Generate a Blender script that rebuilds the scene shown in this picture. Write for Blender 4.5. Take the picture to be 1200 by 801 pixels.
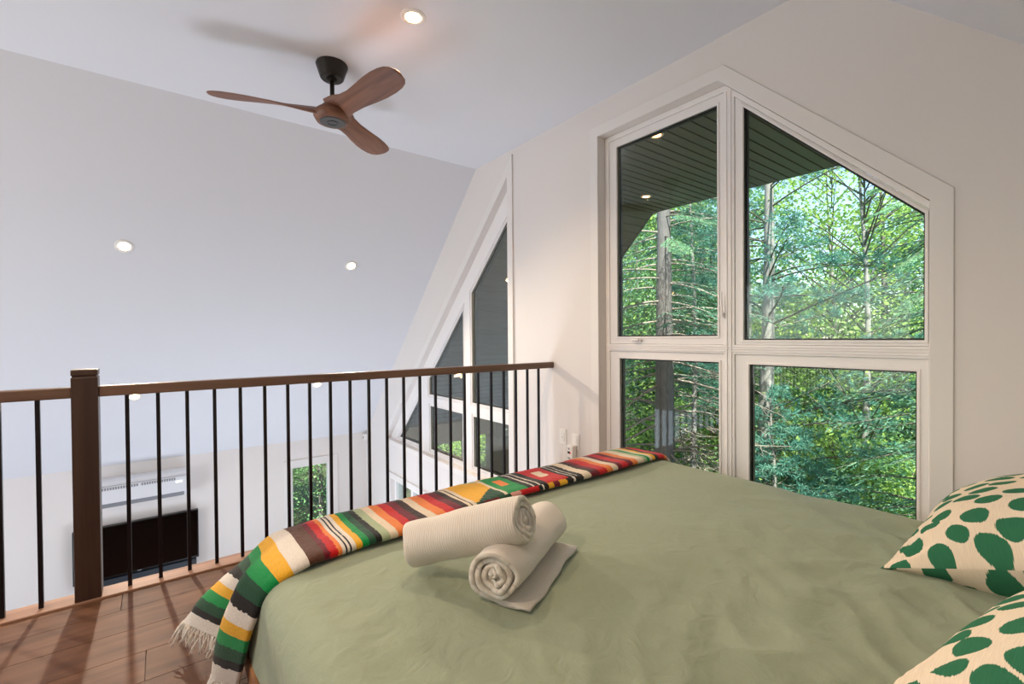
import bpy, bmesh, math, random
import numpy as np
from mathutils import Vector, Matrix, noise
from mathutils.geometry import tessellate_polygon

for o in list(bpy.data.objects):
    bpy.data.objects.remove(o)
S = bpy.context.scene
C = S.collection
R = math.radians
# ------------------------------------------------------------------ camera
CAM_Z = 1.12
yaw, pitch, roll = R(52.713), R(0.655), R(-0.456)
fwd = Vector((math.cos(yaw)*math.cos(pitch), math.sin(yaw)*math.cos(pitch), -math.sin(pitch)))
rgt0 = Vector((math.sin(yaw), -math.cos(yaw), 0))
up0 = rgt0.cross(fwd)
rgt = rgt0*math.cos(roll) + up0*math.sin(roll)
upv = -rgt0*math.sin(roll) + up0*math.cos(roll)
cd = bpy.data.cameras.new('camera')
cam = bpy.data.objects.new('camera', cd)
C.objects.link(cam)
mw = Matrix.Identity(4)
for i in range(3):
    mw[i][0] = rgt[i]; mw[i][1] = upv[i]; mw[i][2] = -fwd[i]
mw[2][3] = CAM_Z
cam.matrix_world = mw
cd.sensor_width = 36.0
cd.sensor_fit = 'HORIZONTAL'
cd.lens = 542.04/1200*36.0
cd.clip_start = 0.02
cd.clip_end = 300
S.camera = cam
# ------------------------------------------------------------------ view, world, sun, added fill lamps
S.view_settings.view_transform = 'Standard'
S.view_settings.look = 'None'
S.view_settings.gamma = 1
S.view_settings.use_curve_mapping = False
S.view_settings.exposure = 0.86
W_ = bpy.data.worlds.new('sky'); S.world = W_
W_.use_nodes = True
wn = W_.node_tree
wn.nodes.clear()
wo = wn.nodes.new('ShaderNodeOutputWorld')
wb = wn.nodes.new('ShaderNodeBackground')
sk = wn.nodes.new('ShaderNodeTexSky')
sk.sky_type = 'NISHITA'
sk.sun_disc = False
sk.sun_elevation = R(52)
sk.sun_rotation = R(120)
sk.air_density = 1.0
sk.dust_density = 0.4
sk.ozone_density = 2.5
wb.inputs[1].default_value = 0.20
wn.links.new(sk.outputs[0], wb.inputs[0])
wn.links.new(wb.outputs[0], wo.inputs[0])

def sun(direction, energy, color, ang):
    l = bpy.data.lights.new('sun', 'SUN'); l.energy = energy; l.color = color; l.angle = R(ang)
    o = bpy.data.objects.new('sun', l); C.objects.link(o)
    o.rotation_euler = Vector(direction).to_track_quat('-Z', 'Y').to_euler()
    o.location = (0, -20, 30)
    return o
sun((0.42, 0.55, -0.95), 8.0, (1.0, 0.95, 0.86), 0.6)

def area(loc, direction, sx, sy, energy, color):
    l = bpy.data.lights.new('fill_light', 'AREA'); l.shape = 'RECTANGLE'; l.size = sx; l.size_y = sy
    l.energy = energy; l.color = color
    o = bpy.data.objects.new('fill_light', l); C.objects.link(o)
    o.location = loc
    o.rotation_euler = Vector(direction).to_track_quat('-Z', 'Y').to_euler()
    return o
# added fill lamps: two at the added back openings, one facing up below
area((-3.56, 3.08, 1.12), (1, 0.0, 0.0), 2.5, 1.8, 31, (1.0, 0.95, 0.92))
area((-3.56, 4.6, -1.54), (1, 0.0, 0.0), 3.3, 2.1, 54, (0.71, 0.81, 1.0))
area((1.2, 4.9, -2.5), (-0.1, -0.25, 1), 2.4, 1.2, 42, (0.76, 0.85, 1.0))  # added upward fill on the lower level, tied to no opening

# ------------------------------------------------------------------ helpers
def lin(c):
    if isinstance(c, str):
        c = c.lstrip('#'); c = [int(c[i:i+2], 16)/255 for i in (0, 2, 4)]
    return tuple((x/12.92 if x <= 0.04045 else ((x+0.055)/1.055)**2.4) for x in c) + (1.0,)

def new_mat(name):
    m = bpy.data.materials.new(name); m.use_nodes = True
    nt = m.node_tree; b = nt.nodes['Principled BSDF']
    return m, nt, b

def nd(nt, kind, **kw):
    n = nt.nodes.new(kind)
    for k, v in kw.items(): setattr(n, k, v)
    return n

def mat(name, col, rough=0.5, metal=0.0, var=0.0, vscale=8.0, bump=0.0, bscale=60.0, spec=0.5, stretch=(1, 1, 1), sheen=0.0):
    m, nt, b = new_mat(name)
    b.inputs['Base Color'].default_value = lin(col)
    b.inputs['Roughness'].default_value = rough
    b.inputs['Metallic'].default_value = metal
    b.inputs['Specular IOR Level'].default_value = spec
    if sheen: b.inputs['Sheen Weight'].default_value = sheen
    tc = nd(nt, 'ShaderNodeTexCoord'); mp = nd(nt, 'ShaderNodeMapping')
    mp.inputs['Scale'].default_value = stretch
    nt.links.new(tc.outputs['Object'], mp.inputs[0])
    nz = nd(nt, 'ShaderNodeTexNoise'); nz.inputs['Scale'].default_value = vscale; nz.inputs['Detail'].default_value = 5
    nt.links.new(mp.outputs[0], nz.inputs['Vector'])
    hs = nd(nt, 'ShaderNodeHueSaturation'); hs.inputs['Color'].default_value = lin(col)
    mr = nd(nt, 'ShaderNodeMapRange'); mr.inputs['To Min'].default_value = 1-var; mr.inputs['To Max'].default_value = 1+var
    nt.links.new(nz.outputs[0], mr.inputs[0]); nt.links.new(mr.outputs[0], hs.inputs['Value'])
    nt.links.new(hs.outputs[0], b.inputs['Base Color'])
    if bump:
        n2 = nd(nt, 'ShaderNodeTexNoise'); n2.inputs['Scale'].default_value = bscale; n2.inputs['Detail'].default_value = 4
        nt.links.new(mp.outputs[0], n2.inputs['Vector'])
        bp = nd(nt, 'ShaderNodeBump'); bp.inputs['Strength'].default_value = bump; bp.inputs['Distance'].default_value = 0.01
        nt.links.new(n2.outputs[0], bp.inputs['Height']); nt.links.new(bp.outputs[0], b.inputs['Normal'])
    return m

def wood(name, c1, c2, rough=0.4, axis='X', scale=3.0, coat=0.0):
    m, nt, b = new_mat(name)
    tc = nd(nt, 'ShaderNodeTexCoord'); mp = nd(nt, 'ShaderNodeMapping')
    st = {'X': (0.09, 1, 1), 'Y': (1, 0.09, 1), 'Z': (1, 1, 0.09)}[axis]
    mp.inputs['Scale'].default_value = [s*scale*4 for s in st]
    oi = nd(nt, 'ShaderNodeObjectInfo')
    ad = nd(nt, 'ShaderNodeVectorMath', operation='MULTIPLY_ADD'); ad.inputs[1].default_value = (1, 1, 1)
    mu = nd(nt, 'ShaderNodeMath', operation='MULTIPLY'); mu.inputs[1].default_value = 37.0
    nt.links.new(oi.outputs['Random'], mu.inputs[0])
    nt.links.new(tc.outputs['Object'], ad.inputs[0]); nt.links.new(mu.outputs[0], ad.inputs[2])
    nt.links.new(ad.outputs[0], mp.inputs[0])
    nz = nd(nt, 'ShaderNodeTexNoise'); nz.inputs['Scale'].default_value = 1.6; nz.inputs['Detail'].default_value = 7; nz.inputs['Distortion'].default_value = 0.7
    nt.links.new(mp.outputs[0], nz.inputs['Vector'])
    cr = nd(nt, 'ShaderNodeValToRGB'); cr.color_ramp.elements[0].position = 0.32; cr.color_ramp.elements[1].position = 0.68
    cr.color_ramp.elements[0].color = lin(c1); cr.color_ramp.elements[1].color = lin(c2)
    nt.links.new(nz.outputs[0], cr.inputs[0])
    hs = nd(nt, 'ShaderNodeHueSaturation'); mr = nd(nt, 'ShaderNodeMapRange'); mr.inputs['To Min'].default_value = 0.88; mr.inputs['To Max'].default_value = 1.12
    nt.links.new(oi.outputs['Random'], mr.inputs[0]); nt.links.new(mr.outputs[0], hs.inputs['Value'])
    nt.links.new(cr.outputs[0], hs.inputs['Color']); nt.links.new(hs.outputs[0], b.inputs['Base Color'])
    b.inputs['Roughness'].default_value = rough
    if coat: b.inputs['Coat Weight'].default_value = coat
    bp = nd(nt, 'ShaderNodeBump'); bp.inputs['Strength'].default_value = 0.12; bp.inputs['Distance'].default_value = 0.004
    nt.links.new(nz.outputs[0], bp.inputs['Height']); nt.links.new(bp.outputs[0], b.inputs['Normal'])
    return m

def emis(name, col, strength):
    m, nt, b = new_mat(name)
    b.inputs['Base Color'].default_value = lin(col)
    b.inputs['Emission Color'].default_value = lin(col)
    b.inputs['Emission Strength'].default_value = strength
    return m

def glass_mat(name, tint=(0.95, 0.99, 0.97), refl=1.0):
    m, nt, b = new_mat(name)
    nt.nodes.remove(b)
    out = nt.nodes['Material Output']
    tr = nd(nt, 'ShaderNodeBsdfTransparent'); tr.inputs[0].default_value = (*tint, 1)
    gl = nd(nt, 'ShaderNodeBsdfGlossy'); gl.inputs['Roughness'].default_value = 0.0
    fr = nd(nt, 'ShaderNodeFresnel'); fr.inputs[0].default_value = 1.45
    mu = nd(nt, 'ShaderNodeMath', operation='MULTIPLY'); mu.inputs[1].default_value = refl
    mx = nd(nt, 'ShaderNodeMixShader')
    nt.links.new(fr.outputs[0], mu.inputs[0]); nt.links.new(mu.outputs[0], mx.inputs[0])
    nt.links.new(tr.outputs[0], mx.inputs[1]); nt.links.new(gl.outputs[0], mx.inputs[2])
    nt.links.new(mx.outputs[0], out.inputs[0])
    return m

class MB:
    def __init__(s): s.v = []; s.f = []
    def box(s, x0, x1, y0, y1, z0, z1):
        n = len(s.v)
        s.v += [(x, y, z) for z in (z0, z1) for y in (y0, y1) for x in (x0, x1)]
        s.f += [tuple(n+i for i in q) for q in ((0, 2, 3, 1), (4, 5, 7, 6), (0, 1, 5, 4), (2, 6, 7, 3), (0, 4, 6, 2), (1, 3, 7, 5))]
        return s
    def tube(s, pts, rad, n=8, caps=True):
        pts = [Vector(p) for p in pts]
        if not hasattr(rad, '__len__'): rad = [rad]*len(pts)
        base = len(s.v); ref = None
        for i, p in enumerate(pts):
            t = (pts[min(i+1, len(pts)-1)] - pts[max(i-1, 0)]).normalized()
            if ref is None:
                ref = Vector((0, 0, 1)) if abs(t.z) < 0.9 else Vector((1, 0, 0))
            a = (ref - t*ref.dot(t)).normalized(); b = t.cross(a); ref = a
            for k in range(n):
                q = p + (a*math.cos(2*math.pi*k/n) + b*math.sin(2*math.pi*k/n))*rad[i]
                s.v.append(tuple(q))
        for i in range(len(pts)-1):
            for k in range(n):
                k2 = (k+1) % n
                s.f.append((base+i*n+k, base+i*n+k2, base+(i+1)*n+k2, base+(i+1)*n+k))
        if caps:
            s.f.append(tuple(base+k for k in range(n))[::-1])
            s.f.append(tuple(base+(len(pts)-1)*n+k for k in range(n)))
        return s
    def lathe(s, prof, center=(0, 0, 0), n=32, mtx=None, caps=True):
        base = len(s.v)
        for r, z in prof:
            for k in range(n):
                q = Vector((r*math.cos(2*math.pi*k/n), r*math.sin(2*math.pi*k/n), z))
                if mtx is not None: q = mtx @ q
                s.v.append(tuple(q + Vector(center)))
        for i in range(len(prof)-1):
            for k in range(n):
                k2 = (k+1) % n
                s.f.append((base+i*n+k, base+i*n+k2, base+(i+1)*n+k2, base+(i+1)*n+k))
        if caps and prof[0][0] > 1e-6: s.f.append(tuple(base+k for k in range(n))[::-1])
        if caps and prof[-1][0] > 1e-6: s.f.append(tuple(base+(len(prof)-1)*n+k for k in range(n)))
        return s
    def prism(s, outer, holes=(), a0=0.0, a1=1.0, axis=0):
        """polygon in the plane across `axis` (0: (y,z), 1: (x,z), 2: (x,y)), extruded a0..a1"""
        def P(p, a):
            if axis == 0: return (a, p[0], p[1])
            if axis == 1: return (p[0], a, p[1])
            return (p[0], p[1], a)
        loops = [list(outer)] + [list(h) for h in holes]
        flat = [p for l in loops for p in l]
        tris = tessellate_polygon([[Vector((p[0], p[1], 0)) for p in l] for l in loops])
        n = len(s.v); m = len(flat)
        s.v += [P(p, a0) for p in flat] + [P(p, a1) for p in flat]
        for t in tris:
            s.f.append(tuple(n+i for i in t)); s.f.append(tuple(n+m+i for i in reversed(t)))
        k = 0
        for l in loops:
            q = len(l)
            for i in range(q):
                j = (i+1) % q
                s.f.append((n+k+i, n+k+j, n+m+k+j, n+m+k+i))
            k += q
        return s
    def grid(s, P, closed_u=False):
        """P[i][j] points"""
        nu = len(P); nv = len(P[0]); base = len(s.v)
        for row in P:
            for p in row: s.v.append(tuple(p))
        for i in range(nu-1 if not closed_u else nu):
            for j in range(nv-1):
                i2 = (i+1) % nu
                s.f.append((base+i*nv+j, base+i2*nv+j, base+i2*nv+j+1, base+i*nv+j+1))
        return s
    def mesh(s, name, smooth=False, fix=True):
        me = bpy.data.meshes.new(name)
        me.from_pydata(s.v, [], s.f)
        if fix:
            bm = bmesh.new(); bm.from_mesh(me)
            bmesh.ops.recalc_face_normals(bm, faces=bm.faces)
            bm.to_mesh(me); bm.free()
        if smooth: me.polygons.foreach_set('use_smooth', [True]*len(me.polygons))
        me.update()
        return me

def put(name, me, m, parent=None, local=False, bevel=0.0, seg=2):
    if isinstance(me, MB): me = me.mesh(name)
    o = bpy.data.objects.new(name, me); C.objects.link(o)
    if m is not None:
        me.materials.clear(); me.materials.append(m)
    if parent is not None:
        o.parent = parent
        if not local: o.matrix_parent_inverse = Matrix.Translation(-Vector(parent.location))
    if bevel:
        b = o.modifiers.new('bevel', 'BEVEL'); b.width = bevel; b.segments = seg; b.limit_method = 'ANGLE'; b.angle_limit = R(40)
    return o

def tag(o, label, cat, group=None, kind=None):
    o['label'] = label; o['category'] = cat
    if group: o['group'] = group
    if kind: o['kind'] = kind
    return o

def thing(name, label, cat, loc=(0, 0, 0), group=None, kind=None):
    o = bpy.data.objects.new(name, None); C.objects.link(o)
    o.location = loc; o.empty_display_size = 0.1
    return tag(o, label, cat, group, kind)

def copy_tree(o, parent=None):
    c = o.copy(); C.objects.link(c)
    if parent is not None: c.parent = parent
    for ch in list(o.children): copy_tree(ch, c)
    return c

# ------------------------------------------------------------------ materials
M = {}
M['wall'] = mat('white_wall_paint', '#e6e0db', 0.85, var=0.01, vscale=3, bump=0.03, bscale=180, spec=0.2)
M['ceil'] = mat('white_ceiling_paint', '#e1e2e6', 0.9, var=0.01, vscale=3, spec=0.2)
M['trim'] = mat('white_trim_paint', '#e9e4df', 0.75, var=0.01)
M['vinyl'] = mat('white_vinyl', '#f1edea', 0.35, var=0.01)
M['dark_ext'] = mat('dark_exterior_vinyl', '#14100d', 0.5, var=0.05)
M['glass'] = glass_mat('window_glass', refl=0.35)
M['floor'] = wood('brown_laminate', '#513424', '#724e38', 0.5, 'X', 2.2)
M['floor'].node_tree.nodes['Principled BSDF'].inputs['Specular IOR Level'].default_value = 0.2
M['edge'] = wood('brown_floor_trim', '#8a6650', '#a57f66', 0.4, 'X', 2.2)
M['walnut'] = wood('dark_stained_wood', '#35241c', '#4c372c', 0.38, 'Z', 2.4)
M['rail'] = wood('dark_stained_rail', '#5c4335', '#7b5f4f', 0.35, 'X', 2.4)
M['black_metal'] = mat('black_powder_coat', '#17131a', 0.35, 0.3, var=0.05)
M['fan_wood'] = wood('carved_walnut', '#69422f', '#8d5f45', 0.5, 'X', 3.5)
M['fan_metal'] = mat('oil_bronze', '#34302c', 0.4, 0.7, var=0.05)
M['fan_disc'] = mat('dark_grey_plastic', '#4b4a47', 0.4, 0.3)
M['lens'] = emis('lamp_lens', '#ffe2b8', 7)
M['porch_lens'] = emis('porch_lamp_lens', '#ffc890', 5)
M['soffit'] = mat('dark_brown_soffit', '#544c40', 0.42, var=0.08, vscale=5, spec=0.5)
M['porch'] = mat('taupe_siding', '#a39384', 0.7, var=0.06, vscale=6)
M['plastic'] = mat('white_plastic', '#efece6', 0.35)
M['ac'] = mat('white_ac_plastic', '#e4e4e6', 0.3)
M['slot'] = mat('grey_slot', '#8f9093', 0.6)
M['screen'] = mat('black_glossy_screen', '#030304', 0.08, spec=0.6)
M['black'] = mat('black_plastic', '#0a0a0b', 0.3)
M['bedwood'] = wood('honey_pine', '#8a5a34', '#b07b4c', 0.5, 'X', 2.0)
M['mattress'] = mat('white_ticking', '#dcd8cf', 0.9)
M['ground'] = mat('forest_floor', '#4e5230', 0.95, var=0.5, vscale=1.5, bump=0.5, bscale=8)

# ------------------------------------------------------------------ the house: numbers
WX = 2.45                    # inner face of the gable wall
WT = 0.20                    # wall thickness
BX = -3.6                    # back wall
CZ = 2.74                    # flat ceiling
YL, YR = 3.77, 0.82          # where the flat ceiling breaks into the slopes
T = 0.983                    # slope
YW = 6.85                    # low wall on the left
YE = 2*2.295 - YW            # low wall on the right
ZK = CZ - (YW-YL)*T          # top of the low walls
ZF = -2.65                   # lower floor
PX = 5.22                    # front edge of the porch roof

# gable wall with its openings
MAIN = [(2.21, 0.02), (2.21, 2.51), (1.335, 2.51), (0.46, 1.652), (0.46, 0.02)]
def tri_z(y): return 2.323-(y-3.459)*0.98
TRI = [(3.26, -0.245), (3.26, tri_z(3.26)), (6.05, -0.216), (6.05, -0.245)]
DOOR = [(3.55, ZF+0.02), (3.55, -0.76), (5.93, -0.76), (5.93, ZF+0.02)]
gable = [(YE-0.1, ZF-0.3), (YE-0.1, ZK), (YR, CZ+0.05), (YL, CZ+0.05), (YW+0.1, ZK), (YW+0.1, ZF-0.3)]
o = put('wall_gable', MB().prism(gable, [MAIN, TRI, DOOR], WX, WX+WT), M['wall'])
tag(o, 'white gable end wall with the big windows', 'wall', kind='structure')

back = [(YE-0.1, ZF-0.3), (YE-0.1, ZK), (YR, CZ+0.05), (YL, CZ+0.05), (YW+0.1, ZK), (YW+0.1, ZF-0.3)]
BW4 = [(1.8, 0.2), (4.35, 0.2), (4.35, 2.05), (1.8, 2.05)]  # opening added for the upper fill lamp
BD2 = [(2.9, ZF+0.02), (6.3, ZF+0.02), (6.3, -0.45), (2.9, -0.45)]  # opening added for the lower fill lamp
o = put('wall_back', MB().prism(back, [BW4, BD2], BX-0.2, BX), M['wall'])
tag(o, 'white gable wall at the back of the house', 'wall', kind='structure')

# ceiling: flat strip and two slopes, 10 cm thick
TH = 0.14
o = put('ceiling', MB().box(BX-0.2, WX+0.001, YR-0.08, YL+0.08, CZ, CZ+TH), M['ceil'])
tag(o, 'flat white ceiling strip above the bed and fan', 'ceiling', kind='structure')
def slope_poly(sgn):
    if sgn > 0:
        a = (YL, CZ); b = (YW+0.3, CZ-(YW+0.3-YL)*T)
    else:
        a = (YR, CZ); b = (YE-0.3, CZ-(YR-(YE-0.3))*T)
    return [a, b, (b[0], b[1]+0.2), (a[0], a[1]+0.2)]
o = put('ceiling_slope', MB().prism(slope_poly(1), [], BX-0.2, WX+0.001), M['ceil'])
tag(o, 'long white sloped ceiling with recessed lights beyond the railing', 'ceiling', kind='structure')
o = put('ceiling_slope', MB().prism(slope_poly(-1), [], BX-0.2, WX+0.001), M['ceil'])
tag(o, 'white sloped ceiling on the right above the pillows', 'ceiling', kind='structure')

# low walls
WIN3 = [(1.40, -1.75), (1.40, -0.64), (1.93, -0.64), (1.93, -1.75)]
o = put('wall_left', MB().prism([(BX, ZF-0.3), (BX, ZK+0.02), (WX, ZK+0.02), (WX, ZF-0.3)], [WIN3], YW, YW+0.18, axis=1), M['wall'])
tag(o, 'low white wall with the television on the lower level', 'wall', kind='structure')
o = put('wall_right', MB().box(BX, WX, YE-0.18, YE, ZF-0.3, ZK+0.02), M['wall'])
tag(o, 'low white wall on the right side of the house', 'wall', kind='structure')
o = put('wall_loft', MB().box(BX, WX, -1.34, -1.26, -0.2, CZ-(YR+1.30)*T+0.04), M['wall'])
tag(o, 'low white loft wall behind the head of the bed', 'wall', kind='structure')
o = put('floor_lower', MB().box(BX, WX, YE, YW, ZF-0.2, ZF), M['floor'])
tag(o, 'brown floor of the living room below the loft', 'floor', kind='structure')

# loft floor with laid planks
fl = put('floor', MB().box(BX, WX, -1.28, 2.75, -0.28, -0.012), M['floor'])
tag(fl, 'brown plank floor of the loft', 'floor', kind='structure')
random.seed(4)
pm = MB().box(0, 1.215, 0, 0.1875, 0, 0.012).mesh('plank')
pm.materials.append(M['floor'])
row = 0; y = -1.27
while y < 2.65:
    x = BX + 0.01 - (row*0.43 % 1.2)
    while x < WX:
        if x > BX-0.6 and x+1.215 < WX+0.6 and x+1.215 > BX+0.1:
            o = bpy.data.objects.new('plank', pm); C.objects.link(o); o.parent = fl
            s0 = max(x, BX); s1 = min(x+1.213, WX)
            o.location = (s0, y, -0.012); o.scale = ((s1-s0)/1.215, 0.992 if y+0.1875 < 2.657 else (2.6575-y)/0.1875, 1)
            b = None
        x += 1.216
    row += 1; y += 0.1885
e = put('edge_board', MB().box(BX, WX, 2.658, 2.768, -0.014, 0.010), M['edge'], fl, bevel=0.004)
e['label'] = 'lighter brown edge board under the balusters'

# ------------------------------------------------------------------ casings
def offset_poly(poly, d):
    """offset a polygon (any winding) outward by d; a list of d per edge is allowed"""
    n = len(poly)
    ar = sum(poly[i][0]*poly[(i+1) % n][1]-poly[(i+1) % n][0]*poly[i][1] for i in range(n))
    sg = 1 if ar > 0 else -1
    ds = d if hasattr(d, '__len__') else [d]*n
    L = []
    for i in range(n):
        p = Vector(poly[i]); q = Vector(poly[(i+1) % n]); t = (q-p).normalized()
        nn = Vector((t.y, -t.x))*sg
        L.append((p+nn*ds[i], t))
    out = []
    for i in range(n):
        p1, t1 = L[i-1]; p2, t2 = L[i]
        den = t1.x*t2.y-t1.y*t2.x
        k = ((p2.x-p1.x)*t2.y-(p2.y-p1.y)*t2.x)/den
        r = p1+t1*k; out.append((r.x, r.y))
    return out

def casing(name, poly, w, x0, x1, label, inner=0.0):
    pin = offset_poly(poly, inner)
    o = put(name, MB().prism(offset_poly(poly, w), [pin], x0, x1), M['trim'], bevel=0.003)
    tag(o, label, 'trim', kind='structure')
    return o
casing('trim_1', MAIN, 0.072, WX-0.006, WX-0.0005, 'white flat casing around the big peaked window')
casing('trim_2', TRI, [0.075, 0.075, 0.03, 0.06], WX-0.014, WX-0.0005, 'white flat casing around the triangular window')
casing('trim_3', DOOR, 0.08, WX-0.014, WX-0.0005, 'white casing around the lower patio door')
o = put('trim_4', MB().prism([(p[0], p[1]) for p in offset_poly(WIN3, 0.09)], [WIN3], YW-0.014, YW-0.0005, axis=1), M['trim'], bevel=0.003)
tag(o, 'white casing around the small window on the low wall', 'trim', kind='structure')

# ------------------------------------------------------------------ windows
def unit(parent, cell, glass, x0, x1, sash_label=None, ext=True):
    """sash ring between cell and glass polygons, dark outer ring, pane"""
    s = put('sash', MB().prism(cell, [glass], x0, x0+0.022), M['vinyl'], parent, bevel=0.002)
    bead = offset_poly(glass, 0.012)
    put('glazing_bead', MB().prism(bead, [offset_poly(glass, 0.0005)], x0-0.006, x0+0.004), M['vinyl'], s, bevel=0.002)
    put('gasket', MB().prism(offset_poly(glass, 0.010), [offset_poly(glass, -0.004)], x0+0.006, x0+0.0115), M['dark_ext'], s)
    if ext:
        put('outer_ring', MB().prism(cell, [offset_poly(glass, -0.008)], x0+0.0225, x1), M['dark_ext'], s)
    put('pane', MB().prism(offset_poly(glass, 0.004), [], x0+0.012, x0+0.018), M['glass'], s)
    return s

w1 = thing('window_1', 'big peaked window of four panes behind the bed', 'window', (WX+0.1, 1.335, 0.02), kind='structure')
FX0, FX1 = 2.528, 2.572
cUL = [(1.345, 1.065), (2.175, 1.065), (2.175, 2.475), (1.345, 2.475)]
cUR = [(1.285, 1.065), (0.475, 1.065), (0.475, 1.63), (1.285, 1.63+(0.81)*T)]
cLL = [(1.345, 0.06), (2.175, 0.06), (2.175, 1.015), (1.345, 1.015)]
cLR = [(1.285, 0.06), (0.475, 0.06), (0.475, 1.015), (1.285, 1.015)]
gUL = [(1.385, 1.115), (2.107, 1.115), (2.107, 2.42), (1.385, 2.42)]
gUR = [(1.237, 1.092), (0.49, 1.092), (0.49, 1.617), (1.237, 1.617+(0.747)*T)]
gLL = [(1.378, 0.13), (2.09, 0.13), (2.09, 0.965), (1.378, 0.965)]
gLR = [(1.208, 0.13), (0.515, 0.13), (0.515, 0.96), (1.208, 0.96)]
put('frame', MB().prism(offset_poly(MAIN, -0.001), [cUL, cUR, cLL, cLR], FX0-0.008, FX1), M['vinyl'], w1, bevel=0.003)
for ya, yb in ((1.300, 1.306), (1.324, 1.330)):
    put('mullion_bead', MB().box(FX0-0.014, FX0-0.006, ya, yb, 0.05, 2.47), M['vinyl'], w1, bevel=0.002)
for za in (1.026, 1.040, 1.052):
    put('transom_bead', MB().box(FX0-0.013, FX0-0.007, 0.475, 2.175, za, za+0.005), M['vinyl'], w1, bevel=0.0015)
sUL = unit(w1, offset_poly(cUL, -0.001), gUL, FX0, FX1)
unit(w1, offset_poly(cUR, -0.001), gUR, FX0, FX1)
unit(w1, offset_poly(cLL, -0.001), gLL, FX0, FX1)
unit(w1, offset_poly(cLR, -0.001), gLR, FX0, FX1)
hm = MB().box(FX0-0.020, FX0-0.006, 1.340, 1.354, 1.215, 1.245)
hm.tube([(FX0-0.022, 1.347, 1.225), (FX0-0.028, 1.348, 1.28), (FX0-0.026, 1.350, 1.36)], [0.006, 0.0065, 0.005], 8)
put('handle', hm.mesh('handle'), M['vinyl'], w1, bevel=0.002)
km = MB().box(FX0-0.022, FX0-0.006, 1.90, 1.985, 1.078, 1.098)
km.tube([(FX0-0.02, 1.975, 1.09), (FX0-0.035, 1.95, 1.094), (FX0-0.035, 1.905, 1.092)], [0.007, 0.006, 0.007], 8)
put('crank', km.mesh('crank'), M['vinyl'], w1, bevel=0.003)

w2 = thing('window_2', 'triangular white window of five panes beyond the railing', 'window', (WX+0.1, 4.2, -0.245), kind='structure')
TX0, TX1 = 2.512, 2.575
def tg(y): return 1.41-(y-4.125)*0.98
def trim_pane(y0, y1, z0, ztop=None):
    """pane between y0<y1, from z0 up to slope tg or to ztop"""
    if ztop is not None: return [(y0, z0), (y1, z0), (y1, ztop), (y0, ztop)]
    if tg(y1) > z0+0.05: return [(y0, z0), (y1, z0), (y1, tg(y1)), (y0, tg(y0))]
    return [(y0, z0), (4.125+(1.41-z0)/0.98, z0), (y0, tg(y0))]
panes = [trim_pane(3.31, 3.965, 0.455), trim_pane(4.13, 4.905, 0.455), trim_pane(3.31, 3.945, -0.187, 0.318), trim_pane(4.155, 4.88, -0.187, 0.318), trim_pane(5.14, 5.8, -0.187)]
cells = [offset_poly(p, 0.03) for p in panes]
put('frame', MB().prism(offset_poly(TRI, -0.001), cells, TX0-0.006, TX1), M['vinyl'], w2, bevel=0.003)
for p, c in zip(panes, cells): unit(w2, offset_poly(c, -0.001), p, TX0, TX1)

w3 = thing('window_3', 'small white window on the low wall beside the television', 'window', (1.66, YW+0.1, -1.75), kind='structure')
put('frame', MB().prism(offset_poly(WIN3, -0.001), [offset_poly(WIN3, -0.035)], YW+0.05, YW+0.12, axis=1), M['vinyl'], w3, bevel=0.003)
put('pane', MB().prism(offset_poly(WIN3, -0.036), [], YW+0.08, YW+0.086, axis=1), M['glass'], w3)
w4 = thing('window_added', 'unseen wide window added in the back gable wall to house a fill lamp', 'window', (BX-0.1, 3.1, 0.2), kind='structure')  # added out of view, so the upper fill lamp sits in an opening
put('frame', MB().prism(offset_poly(BW4, -0.001), [[(1.87, 0.27), (3.04, 0.27), (3.04, 1.98), (1.87, 1.98)], [(3.11, 0.27), (4.28, 0.27), (4.28, 1.98), (3.11, 1.98)]], BX-0.13, BX-0.06), M['vinyl'], w4, bevel=0.003)
for ya, yb in ((1.871, 3.039), (3.111, 4.279)):
    put('pane', MB().box(BX-0.10, BX-0.094, ya, yb, 0.271, 1.979), M['glass'], w4)
d2 = thing('door_added', 'unseen wide glazed door added in the back wall to house a fill lamp', 'door', (BX-0.1, 4.6, ZF+0.02), kind='structure')  # added out of view, so the lower fill lamp sits in an opening
put('frame', MB().prism(offset_poly(BD2, -0.001), [[(2.97, ZF+0.09), (4.56, ZF+0.09), (4.56, -0.52), (2.97, -0.52)], [(4.64, ZF+0.09), (6.23, ZF+0.09), (6.23, -0.52), (4.64, -0.52)]], BX-0.13, BX-0.06), M['vinyl'], d2, bevel=0.003)
for ya, yb in ((2.971, 4.559), (4.641, 6.229)):
    put('pane', MB().box(BX-0.10, BX-0.094, ya, yb, ZF+0.091, -0.521), M['glass'], d2)
d1 = thing('door_1', 'white glazed patio door on the lower level', 'door', (WX+0.1, 4.7, ZF+0.02), kind='structure')
put('frame', MB().prism(offset_poly(DOOR, -0.001), [[(3.60, ZF+0.08), (4.70, ZF+0.08), (4.70, -0.80), (3.60, -0.80)], [(4.76, ZF+0.08), (5.36, ZF+0.08), (5.36, -0.80), (4.76, -0.80)], [(5.42, ZF+0.08), (5.88, ZF+0.08), (5.88, -0.80), (5.42, -0.80)]], WX+0.05, WX+0.13), M['vinyl'], d1, bevel=0.003)
for ya, yb in ((3.601, 4.699), (4.761, 5.359), (5.421, 5.879)):
    put('pane', MB().box(WX+0.085, WX+0.09, ya, yb, ZF+0.081, -0.801), M['glass'], d1)

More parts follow.
